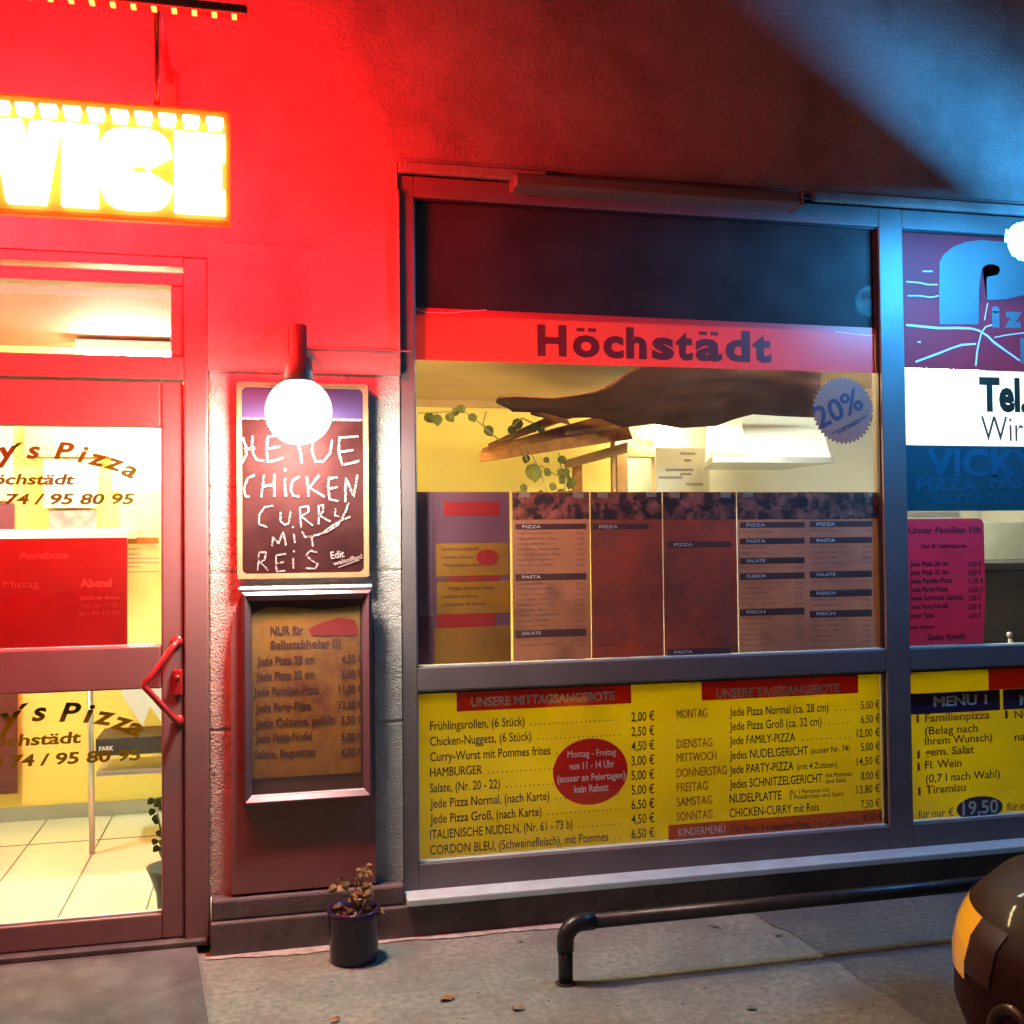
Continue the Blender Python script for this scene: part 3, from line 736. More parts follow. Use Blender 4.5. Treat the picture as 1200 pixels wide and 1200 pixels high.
# ================================================================== THINGS ON THE FACADE
# ---- LED sign over the door
YS = -.58
x0, x1, z0, z1 = rect(-20, 128, 266, 250, YS)
zt = P(130, 130, YS).z; zb = P(130, 250, YS).z
sg = thing('led_sign', 'glowing red and white LED letter sign on brackets above the entrance door', 'sign', ((x0+x1)/2-.4, YS, zb))
xl = x1-1.72
MB().box(xl, x1+.012, YS, YS+.05, zb-.015, zt+.035, .012).build('tray', fringe_tray_m, sg)  # amber tray added to give the letters a yellow bloom fringe
MB().box(xl+.03, x1-.02, YS+.055, YS+.062, zb+.0, zt-.0).build('wall_glow_panel', halo_m, sg)  # unseen glowing panel added behind the tray to redden the wall
def seg_letter(pts): return pts
zc0 = P(130, 246, YS).z; zc1 = P(130, 152, YS).z; H = zc1-zc0
def px(a): return P(a, 200, YS).x
def lettr(ch, a, b):
    x0, x1 = px(a), px(b); w_ = x1-x0; mb = MB(); y0, y1 = YS-.035, YS-.002
    if ch == 'E':
        st = w_*.5
        mb.prism([(x0, zc0), (x1, zc0), (x1, zc0+H*.29), (x0+st, zc0+H*.29), (x0+st, zc0+H*.335), (x1-.01, zc0+H*.335), (x1-.01, zc0+H*.635), (x0+st, zc0+H*.635), (x0+st, zc0+H*.68), (x1, zc0+H*.68), (x1, zc1), (x0, zc1)][::-1], y0, y1)
    elif ch == 'I':
        mb.prism([(x0, zc0), (x0, zc1), (x1, zc1), (x1, zc0)], y0, y1)
    elif ch == 'V':
        mb.prism([(x0, zc1), (x0+w_*.44, zc1), (x0+w_*.5, zc1-H*.22), (x0+w_*.56, zc1), (x1, zc1), (x1-w_*.22, zc0), (x0+w_*.22, zc0)], y0, y1)
    elif ch == 'C':
        n = 20; cx, cz = (x0+x1)/2, (zc0+zc1)/2
        o = [(cx+w_/2*math.copysign(abs(math.cos(a))**.6, math.cos(a)), cz+H/2*math.copysign(abs(math.sin(a))**.6, math.sin(a))) for a in [R(12+336*i/n) for i in range(n+1)]]
        i_ = [(cx+w_*.05+w_*.12*math.cos(a), cz+H*.055*math.sin(a)) for a in [R(20+320*i/n) for i in range(n+1)]]
        mb.prism((o+i_[::-1])[::-1], y0, y1)
    elif ch == 'R':
        mb.prism([(x0, zc0), (x0, zc1), (x1-w_*.15, zc1), (x1, zc1-H*.15), (x1, zc0+H*.5), (x1-w_*.12, zc0+H*.42), (x1, zc0), (x0+w_*.6, zc0), (x0+w_*.5, zc0+H*.25), (x0+w_*.45, zc0)], y0, y1)
    elif ch == 'S':
        mb.prism([(x0, zc0), (x0, zc0+H*.3), (x0+w_*.5, zc0+H*.33), (x0, zc0+H*.4), (x0, zc1-H*.1), (x0+w_*.1, zc1), (x1, zc1), (x1, zc1-H*.3), (x0+w_*.5, zc1-H*.33), (x1, zc1-H*.4), (x1, zc0+H*.1), (x1-w_*.1, zc0)], y0, y1)
    mb.build('letter', led_m, sg)
for ch, a, b in (('E', 205, 264), ('C', 117, 203), ('I', 74, 116), ('V', -8, 73), ('R', -86, -12), ('E', -148, -90), ('S', -225, -152)): lettr(ch, a, b)
zd = P(130, 138, YS).z
for k in range(17):
    cx = P(252-27.7*k, 140, YS).x; hw = P(262, 140, YS).x-P(252, 140, YS).x
    MB().prism([(cx-hw*.75, zd-.019), (cx-hw, zd+.010), (cx-hw*.9, zd+.017), (cx+hw*.9, zd+.017), (cx+hw, zd+.010), (cx+hw*.75, zd-.019)], YS-.03, YS-.002).build('led_dot', led_m, sg)
a = P(290, 18, YS)
mb = MB(); mb.box(xl-.1, a.x, YS-.02, YS+.03, a.z-.004, a.z+.026, .005)
mb.build('top_rail', redmetal_m, sg)
amber_glint = emit('amber_glint', (1.0, .38, .06), 1.6)  # glowing bits painted in for reflected glints along the rail
for k in range(15): MB().box(a.x-.05-k*.062, a.x-.034-k*.062, YS-.012, YS+.02, a.z-.011, a.z-.005, .002).build('rail_glint', amber_glint, sg)
st = P(186, 20, YS+.1); s2 = P(178, 62, -.02)
for dx in (0, -1.2):
    mb = MB(); mb.tube([Vector((st.x+dx, YS+.02, a.z)), Vector((st.x+dx, -.02, a.z-.0)), Vector((st.x+dx, -.002, a.z-.0))], .014, 10)
    mb.tube([Vector((st.x+dx, YS+.03, a.z-.01)), Vector((st.x+dx, YS+.03, zt+.03))], .009, 8)
    mb.build('strut', redmetal_m, sg)
    mb = MB(); mb.box(st.x+dx-.022, st.x+dx+.022, -.02, -.001, a.z-.22, a.z+.03, .004); mb.build('wall_plate', brass_m, sg)

# ---- globe lamp over the chalkboard
YG = -.26
gc = P(350, 482, YG)
gl = thing('globe_lamp', 'round white glowing globe lamp hanging on a bracket over the chalkboard', 'lamp', (gc.x, -.0, gc.z))
mb = MB(); mb.sphere(gc, .118, 40, 28)
up = [f for f in mb.bm.faces if f.calc_center_median().z > gc.z-.040]
bmesh.ops.delete(mb.bm, geom=up, context='FACES'); mb.build('globe', globe_m, gl, recalc=False)
mb = MB(); mb.sphere(gc, .118, 40, 28)
dn = [f for f in mb.bm.faces if f.calc_center_median().z <= gc.z-.040]
bmesh.ops.delete(mb.bm, geom=dn, context='FACES'); mb.build('globe_top', globe_top_m, gl, recalc=False)
cap = P(347, 428, YG); tp = P(347, 381, YG)
MB().lathe((gc.x, YG, 0), [(.0, gc.z+.100), (.050, gc.z+.100), (.054, gc.z+.112), (.046, cap.z+.02), (.03, cap.z+.035), (.03, tp.z), (0, tp.z)], 28).build('stem', lampmetal_m, gl)
mb = MB(); mb.box(gc.x-.02, gc.x+.02, YG+.0, 0, tp.z-.035, tp.z-.003, .006); mb.box(gc.x-.028, gc.x+.028, -.018, -.0005, tp.z-.09, tp.z+.05, .006)
mb.build('bracket', lampmetal_m, gl)

# ---- cold lamp at the second window
S = P(1197, 284, -.48)
fl_ = thing('wall_floodlight', 'cold blue white lamp on a wall arm in front of the second window', 'lamp', (S.x, 0, S.z))
MB().sphere(S, .0028, 16, 10).build('bulb', flood_m, fl_)
def toS(pts, k): return [S.lerp(Vector((q.x, q.y, q.z)), k) for q in pts]
kk = .02
Q1 = [P(1196, 240), P(880, -16), P(300, -120), P(300, 150), P(1196, 236+12)]
pl = [P(1215, 262), P(1000, 88), P(700, -155), P(250, -540), P(100, 260), P(1000, 262)]  # side plate added to block light, shaped from the wanted wall shadow
q = toS(pl, kk)
mb = MB(); off = Vector((0, -.0008, 0))
f1 = [mb.bm.verts.new(v) for v in q]; f2 = [mb.bm.verts.new(v+off) for v in q]
mb.bm.faces.new(f1); mb.bm.faces.new(f2[::-1])
for i in range(len(q)): mb.bm.faces.new((f1[i], f1[(i+1) % len(q)], f2[(i+1) % len(q)], f2[i]))
mb.build('side_blocker', enamel_m, fl_)
pl = [P(1330, 165), P(1200, 80), P(1045, -15), P(900, -110), P(900, -260), P(1500, -260), P(1500, 165)]  # upper plate added to cut off the top of the blue band
q = toS(pl, kk)
mb = MB()
f1 = [mb.bm.verts.new(v) for v in q]; f2 = [mb.bm.verts.new(v+off) for v in q]
mb.bm.faces.new(f1); mb.bm.faces.new(f2[::-1])
for i in range(len(q)): mb.bm.faces.new((f1[i], f1[(i+1) % len(q)], f2[(i+1) % len(q)], f2[i]))
mb.build('top_blocker', enamel_m, fl_)
mb = MB(); mb.sphere(S, .078, 32, 20)  # translucent half shell added to show the lamp's bloom as a white disc
bmesh.ops.delete(mb.bm, geom=[f for f in mb.bm.faces if f.calc_center_median().y > S.y-.012], context='FACES')
mb.build('bloom_shell', mat('bloom_glass', (.11, .09, .07), .6, var=.02, spec=.1, trans=.85), fl_)
mb = MB(); mb.tube([S+Vector((.018, 0, 0)), S+Vector((.30, 0, 0)), S+Vector((.5, .03, .0)), Vector((S.x+1.0, -.001, S.z))], .012, 12)
mb.build('arm', lampmetal_m, fl_)

# ---- chalkboard
def chalk():
    Y0 = -.035
    a = P(277, 447, -.04); b = P(434, 676, -.04)
    x0, x1, z0, z1 = a.x, b.x-.004, b.z, a.z
    t = thing('chalkboard', 'dark chalkboard in thin gold frame with handwritten chalk offer under the globe lamp', 'chalkboard', ((x0+x1)/2, -.02, z0))
    MB().box(x0+.008, x1-.008, -.030, .0, z0+.008, z1-.008).build('board', chalkboard_m, t)
    mb = MB(); f_ = .016
    def rr(x0, x1, z0, z1, r):
        o = []
        for cx, cz, s in ((x1-r, z1-r, 0), (x0+r, z1-r, 90), (x0+r, z0+r, 180), (x1-r, z0+r, 270)):
            for k in range(7): o.append((cx+r*math.cos(R(s+15*k)), cz+r*math.sin(R(s+15*k))))
        return o
    def ring(o, i, y0, y1):
        n = len(o)
        V = [[mb.bm.verts.new((x, y, z)) for x, z in l] for l, y in ((o, y0), (i, y0), (o, y1), (i, y1))]
        for k in range(n):
            j = (k+1) % n
            mb.bm.faces.new((V[0][k], V[0][j], V[1][j], V[1][k])); mb.bm.faces.new((V[0][k], V[2][k], V[2][j], V[0][j])); mb.bm.faces.new((V[1][k], V[1][j], V[3][j], V[3][k]))
    ring(rr(x0, x1, z0, z1, .012), rr(x0+.010, x1-.010, z0+.010, z1-.010, .016), -.042, -.01)
    ring(rr(x0+.010, x1-.010, z0+.010, z1-.010, .016), rr(x0+.019, x1-.019, z0+.019, z1-.019, .02), -.037, -.01)
    mb.build('frame', brass_m, t)
    Yf = -.0325
    q = rect(283, 459, 428, 491, Yf); MB().sheet(x0+.019, x1-.019, q[2], z1-.019, Yf).build('header_band', bandblue_m, t)
    mb = MB(); mb.sheet(x0+.019, x1-.019, q[2]-.009, q[2], Yf)
    o6 = [(.0, 0)]
    def chal(s): return s
    D = 230; E_ = 350
    def pz(u, v): return (D+u/4.8, E_+v/4.8)          # coordinates of the enlarged crop
    strokes = [
     [(262, 780), (278, 830), (280, 880), (255, 930)], [(268, 850), (330, 838)], [(318, 772), (312, 830), (322, 880), (345, 908), (382, 912)],
     [(402, 775), (395, 850), (402, 918), (440, 910), (490, 895)], [(400, 780), (462, 765)], [(402, 845), (470, 830)],
     [(575, 820), (588, 870), (592, 925)], [(520, 800), (600, 790), (640, 800)], [(655, 800), (650, 860), (672, 915), (715, 915), (752, 870), (765, 790)],
     [(805, 778), (800, 860), (822, 935), (870, 925), (918, 912)], [(800, 782), (912, 775)], [(806, 862), (885, 852)],
     [(328, 992), (290, 1010), (268, 1060), (275, 1110), (300, 1115)], [(383, 990), (372, 1060), (365, 1118)], [(440, 985), (438, 1050), (440, 1115)], [(375, 1058), (440, 1045)],
     [(500, 1010), (498, 1060), (505, 1112)], [(498, 955), (504, 970)], [(578, 1000), (540, 1025), (530, 1075), (548, 1110), (580, 1112)], [(622, 1000), (628, 1060), (630, 1115)], [(692, 992), (636, 1062), (722, 1115)],
     [(745, 1010), (742, 1070), (750, 1130), (800, 1138)], [(742, 1012), (795, 1005)], [(744, 1070), (795, 1060)], [(840, 1145), (838, 1080), (842, 1010), (868, 1070), (886, 1112), (896, 1050), (908, 990)]]
    for s_ in strokes:
        pts = [P(*pz(*p), Yf) for p in s_]
        fine = []
        for i in range(len(pts)-1):
            for k in range(4): fine.append(pts[i].lerp(pts[i+1], k/4))
        fine.append(pts[-1]); mb.ribbon([(p.x, p.z) for p in fine], .0082, Yf-.001)
    E_ = 580
    st2 = [
     [(432, 60), (385, 68), (355, 110), (352, 165), (400, 180)], [(475, 95), (472, 145), (495, 168), (520, 160), (532, 90)], [(583, 70), (585, 130), (590, 182)], [(580, 72), (630, 62), (632, 95), (590, 120), (655, 172)],
     [(688, 62), (690, 120), (688, 165)], [(686, 62), (715, 55), (712, 95), (692, 115), (755, 150)], [(782, 75), (780, 115), (805, 122)], [(858, 40), (840, 95), (800, 165), (740, 205), (690, 222), (610, 240)], [(868, 122), (800, 150), (740, 190), (710, 215)],
     [(425, 290), (432, 245), (428, 235), (455, 262), (462, 275), (488, 210), (505, 285)], [(548, 215), (555, 270)], [(540, 175), (546, 185)], [(595, 205), (610, 235), (660, 235)], [(650, 245), (655, 290)],
     [(350, 325), (352, 370), (345, 425)], [(350, 325), (392, 320), (385, 365), (360, 378), (405, 425)], [(450, 340), (448, 385), (452, 432), (500, 425)], [(450, 340), (505, 330)], [(450, 385), (492, 378)],
     [(545, 355), (546, 415)], [(546, 308), (550, 322)], [(682, 325), (640, 312), (618, 340), (650, 370), (685, 388), (668, 415), (615, 412)]]
    for s_ in st2:
        pts = [P(*pz(*p), Yf) for p in s_]; fine = []
        for i in range(len(pts)-1):
            for k in range(4): fine.append(pts[i].lerp(pts[i+1], k/4))
        fine.append(pts[-1]); mb.ribbon([(p.x, p.z) for p in fine], .0062, Yf-.001)
    mb.build('chalk_writing', chalk_m, t)
    mb = MB()
    p = P(388, 655, Yf); put(mb, 'Edit', p.x, P(404, 655, Yf).x, p.z, .026, Yf-.001, bold=.02, rot=R(8))
    p = P(391, 663, Yf); put(mb, 'weltoffen!', p.x, P(426, 655, Yf).x, p.z, .016, Yf-.001, bold=.02, rot=R(14))
    a = P(396, 665, Yf); b = P(421, 656, Yf); mb.ribbon([(a.x, a.z), (b.x, b.z)], .004, Yf-.001)
    mb.build('printed_signature', print_m, t)
chalk()

# ---- display case
def case():
    a = P(283, 694, -.06); b = P(437, 934, -.06)
    x0, x1, z0, z1 = a.x, b.x, b.z, a.z
    t = thing('display_case', 'glazed metal display case with a creased yellow price sheet below the chalkboard', 'display case', ((x0+x1)/2, -.035, z0))
    MB().box(x0, x1, -.040, -.0352, z0, z1).build('back_plate', case_back, t)
    mb = MB(); f_ = .034
    def bar(p0, p1, p2, p3):                              # outer front edge slopes back inwards
        pass
    o = [(x0, z0), (x1, z0), (x1, z1), (x0, z1)]; i_ = [(x0+f_, z0+f_), (x1-f_, z0+f_), (x1-f_, z1-f_), (x0+f_, z1-f_)]
    md = [(x0+.012, z0+.012), (x1-.012, z0+.012), (x1-.012, z1-.012), (x0+.012, z1-.012)]
    levels = [(o, -.036), (o, -.066), (md, -.076), (md, -.076), (i_, -.056), (i_, -.041)]
    rings = [[mb.bm.verts.new((x, y, z)) for x, z in l] for l, y in levels]
    for r0, r1 in zip(rings, rings[1:]):
        for k in range(4):
            try: mb.bm.faces.new((r0[k], r0[(k+1) % 4], r1[(k+1) % 4], r1[k]))
            except ValueError: pass
    mb.build('frame', case_m, t)
    mb = MB(); mb.box(x0-.012, x1+.004, -.062, -.036, z1+.002, z1+.020, .007); mb.build('top_ledge', sill_m, t)
    mb = MB(); mb.box(x0+f_-.008, x1-f_+.008, -.060, -.050, z0+f_-.012, z0+f_, .003); mb.build('lower_bead', sill_m, t)
    MB().box(x0+f_, x1-f_, -.0500, -.0470, z0+f_, z1-f_).build('pane', glass_case, t)
    return t
case()
def case_paper():
    Y = -.0435
    mb = MB(); q0 = P(295, 714, Y); q1 = P(423, 905, Y)
    nx, nz = 24, 34; g = []
    for j in range(nz+1):
        row = []
        for i in range(nx+1):
            u = i/nx; v = j/nz
            x = q0.x+(q1.x-q0.x)*u; z = q1.z+(q0.z-q1.z)*v
            if j == nz: z += .006*math.sin(u*7)-.02*max(0, .12-u)*8*(1 if u < .12 else 0)
            y = Y-.0012*(noise.noise(Vector((x*18, 0, z*18)))+1)
            row.append(mb.bm.verts.new((x, y, z)))
        g.append(row)
    for j in range(nz):
        for i in range(nx): mb.bm.faces.new((g[j][i], g[j][i+1], g[j+1][i+1], g[j+1][i])).smooth = True
    t = thing('price_sheet', 'creased yellow self collection price sheet inside the display case', 'price sheet', ((q0.x+q1.x)/2, Y, q1.z))
    mb.build('sheet', mat('aged_yellow_paper', (.44, .235, .008), .7, var=.2, vscale=7, second=(.24, .08, .008), mixscale=6, mixpos=(.45, .62)), t)
    mb = MB(); Yt = Y-.0030
    D, E_ = 270, 690
    def z4(a, b): return D+a/4.8, E_+b/4.8
    for s_, a, b, c, h in (('NUR für', 225, 258, 410, 9), ('Selbstabholer !!!', 225, 338, 620, 9), ('Jede Pizza 28 cm', 150, 427, 475, 8.5), ('4,50 €', 625, 415, 745, 8.5), ('Jede Pizza 32 cm', 145, 512, 475, 8.5), ('6,00 €', 625, 500, 745, 8.5),
                        ('Jede Familien-Pizza', 130, 600, 498, 8.5), ('11,00 €', 610, 585, 745, 8.5), ('Jede Party-Pizza', 140, 690, 455, 8.5), ('13,00 €', 612, 675, 745, 8.5),
                        ('Jede Calzone, gefüllt', 140, 778, 590, 8.5), ('5,50 €', 622, 760, 745, 8.5), ('Jede Pasta-Nudel', 140, 862, 460, 8.5), ('5,00 €', 622, 855, 745, 8.5), ('Salate, Baguettes', 130, 955, 480, 8.5), ('4,50 €', 622, 940, 745, 8.5)):
        p = z4(a, b); q = z4(c, b); putp(mb, s_, p[0], p[1], q[0], h, Yt, bold=.035)
    mb.build('lettering', mat('brown_ink', (.10, .02, .006), .7), t)
    mb = MB(); q = xz([z4(460, 262), z4(440, 225), z4(500, 195), z4(610, 160), z4(700, 175), z4(720, 235), z4(700, 262)], Yt); mb.poly(q, Yt); mb.build('red_flash', red_p, t)
case_paper()

# ---- film band with the town name
YF = .0465
x0, x1, z0, z1 = .599, 2.622, P(485, 423, YF).z+.005, P(485, 360, YF).z
fb = thing('town_name_banner', 'bright red film band with dark red town name across the top of the main window', 'window banner', ((x0+x1)/2, YF, z0))
zr = P(1032, 433, YF).z
mb = MB(); mb.quad((x0, YF, z0), (x1, YF, z0), (x1, YF, z1-.01), (x0+.9, YF, z1-.004), (x0, YF, z1)); mb.build('band', red_film, fb)
mb = MB(); 
for s_, a, b in (('H', 630, 664), ('ö', 671, 703), ('c', 707, 731), ('h', 734, 758), ('s', 764, 790), ('t', 792, 812), ('ä', 815, 846), ('d', 850, 879), ('t', 882, 904)):
    p = P(a, 417+(a-630)*.022, YF-.001)
    h = P(a, 383, YF-.001).z-P(a, 416, YF-.001).z
    put(mb, s_, p.x, P(b, 420, YF).x, P(660, 416, YF).z, h, YF-.0012, bold=.042)
mb.build('lettering', dred_txt, fb)
mb = MB()
for pl_ in ([(487, 362), (500, 366), (525, 367), (545, 365), (570, 363)], [(980, 389), (1005, 392), (1030, 394)]):
    mb.ribbon(xz(pl_, YF-.0013), .003, YF-.0013)
mb.build('crease', pinkline, fb)

# ---- 20 % sticker
YF2 = .0462; c = P(988, 481, YF2); r = P(1024, 481, YF2).x-c.x
sk = thing('discount_sticker', 'grey saw edged round sticker with 20 percent stuck on the main window', 'sticker', (c.x, YF2, c.z-r))
pts = []
for k in range(84):
    a = 2*math.pi*k/84; rr = r if k % 2 == 0 else r*.91
    pts.append((c.x+rr*math.cos(a), c.z+rr*math.sin(a)))
mb = MB(); mb.poly(pts, YF2); mb.build('disc', sticker_m, sk)
mb = MB(); p = P(960, 503, YF2); put(mb, '20%', p.x, p.x+r*1.62, p.z, r*.62, YF2-.001, bold=.02, rot=R(24))
p = P(975, 508, YF2); q = P(1016, 487, YF2); mb.ribbon([(p.x, p.z), (q.x, q.z)], .006, YF2-.001)
p = P(982, 509, YF2); put(mb, 'auf alles', p.x, p.x+r*.8, p.z, .013, YF2-.001, bold=.03, rot=R(26))
mb.build('lettering', sticker_ink, sk)

# ---- menu sheets behind the middle glass
YM = .060
def rowtxt(mb, L): 
    for a in L: putp(mb, *a[:5], YM-.0015, bold=.02)
ztop = P(600, 576.5, YM).z; zbot = 1.008
x0, x1 = .600, P(599, 700, YM).x-.003
t = thing('offer_sheet', 'purple grey sheet with yellow offer boxes, leftmost behind the middle glass', 'menu sheet', (x0, YM, zbot), 'menu sheets behind the glass')
MB().box(x0, x1, YM, YM+.003, zbot, ztop).build('sheet', mat('lilac_paper', (.20, .075, .12), .7, var=.12, vscale=5, trans=.25), t)
mb = MB()
for (a, b, c, d) in ((511, 637, 596, 674), (512, 682, 597, 718), (509, 735, 597, 775)): mb.sheet(*rect(a, b, c, d, YM-.001), YM-.001)
mb.build('yellow_box', mat('amber_print', (.48, .22, .006), .6, var=.2, vscale=8, trans=.35), t)
mb = MB(); e = P(571, 653, YM); mb.poly([(e.x+.045*math.cos(k*.2618), e.z+.032*math.sin(k*.2618)) for k in range(24)], YM-.002)
for (a, b, c, d) in ((524, 676, 585, 681), (520, 588, 585, 604), (512, 720, 580, 734)): mb.sheet(*rect(a, b, c, d, YM-.0012), YM-.0012)
mb.build('red_print', red_p, t)
MB().sheet(*rect(490, 577, 507, 722, YM-.001), YM-.001).build('side_strip', mat('lilac_strip', (.32, .16, .20), .7, trans=.25), t)
mb = MB()
for k, (a, c) in enumerate(((517, 560), (517, 555), (520, 566), (518, 575), (525, 580), (518, 560), (520, 570))): putp(mb, random.choice(('Pizza Salami klein', 'Spaghetti Napoli', 'Lasagne al forno')), a, 645+k*9.5 + (8 if k > 2 else 0), c, 3.5, YM-.002, bold=.02)
mb.build('lettering', mat('brown_print', (.2, .07, .01), .7), t)
def menu(pxl, pxr, lab, cols, m_=paper_m):
    x0 = P(pxl, 650, YM).x+.002; x1 = P(pxr, 650, YM).x-.002
    t = thing('menu_sheet', lab, 'menu sheet', (x0, YM, zbot), 'menu sheets behind the glass')
    MB().box(x0, x1, YM, YM+.003, zbot, ztop).build('sheet', m_, t)
    q = P(pxl, 609, YM).z
    MB().sheet(x0+.002, x1-.002, q, ztop-.002, YM-.001).build('food_picture', photo_m, t)
    hb = MB(); tx = MB(); sm = MB()
    for (a, b, ys) in cols:
        for i, y in enumerate(ys):
            hb.sheet(*rect(a, y-3, b, y+3, YM-.001), YM-.001)
            nxt = ys[i+1] if i+1 < len(ys) else 768
            putp(sm, ('PIZZA', 'PASTA', 'SALATE', 'FLEISCH', 'FISCH', 'DESSERT')[i % 6], a+8, y+2, a+30, 3.4, YM-.0016, bold=.02)
            yy = y+9
            while yy < nxt-7:
                n = random.randint(10, 26)
                s_ = random.choice(('Schinken, Salami, Pilze', 'Tomaten, Mozzarella', 'mit Thunfisch, Zwiebeln', 'Peperoni und Oliven', 'Spinat, Knoblauch', 'Hackfleisch, Mais'))
                putp(tx, s_, a+2, yy, a+2+(b-a)*random.uniform(.35, .62), 2.4, YM-.0016, bold=.005)
                putp(tx, '%d,%d0' % (random.randint(4, 9), random.choice((0, 5))), b-11, yy, b-2, 2.4, YM-.0016, bold=.005)
                yy += 6.2
    for tx_ in (x0+.03, x1-.07):
        tp_ = MB(); tp_.box(tx_, tx_+.045, YM-.0022, YM-.0018, ztop-.022, ztop-.001, rot=Matrix.Rotation(random.uniform(-.12, .12), 3, 'Y'), about=Vector((tx_, YM-.002, ztop-.01))); tp_.build('tape', tape_m, t)
    hb.build('heading_bar', bar_m, t); tx.build('lettering', grey_ink, t); sm.build('heading', white_ink, t)
    return t
menu(600, 692, 'white folded menu with three purple heading bars, brightest of the sheets behind the glass', [(604, 687, (617, 676, 742))], mat('warm_glare_paper', (.62, .36, .23), .7, var=.06, vscale=3, trans=.35, second=(.42, .23, .14), mixscale=3))  # warm glare on the glass is part of this paper colour
menu(692, 777, 'menu sheet in painted red glare with one short heading bar in the middle of the main window', [(694, 760, (617,))])
menu(777, 864, 'menu sheet in painted red glare with a single heading bar near its top, second from right', [(782, 857, (638, 764))])
menu(864, 1036, 'wide grey menu sheet with two columns of heading bars, rightmost behind the glass', [(867, 943, (615, 634, 657, 675, 717)), (949, 1022, (614, 633, 673, 695, 719))], mat('pale_glare_paper', (.58, .37, .25), .7, var=.08, vscale=3, trans=.35, second=(.46, .27, .19), mixscale=2))  # paper colour includes a weaker warm glare from the glass

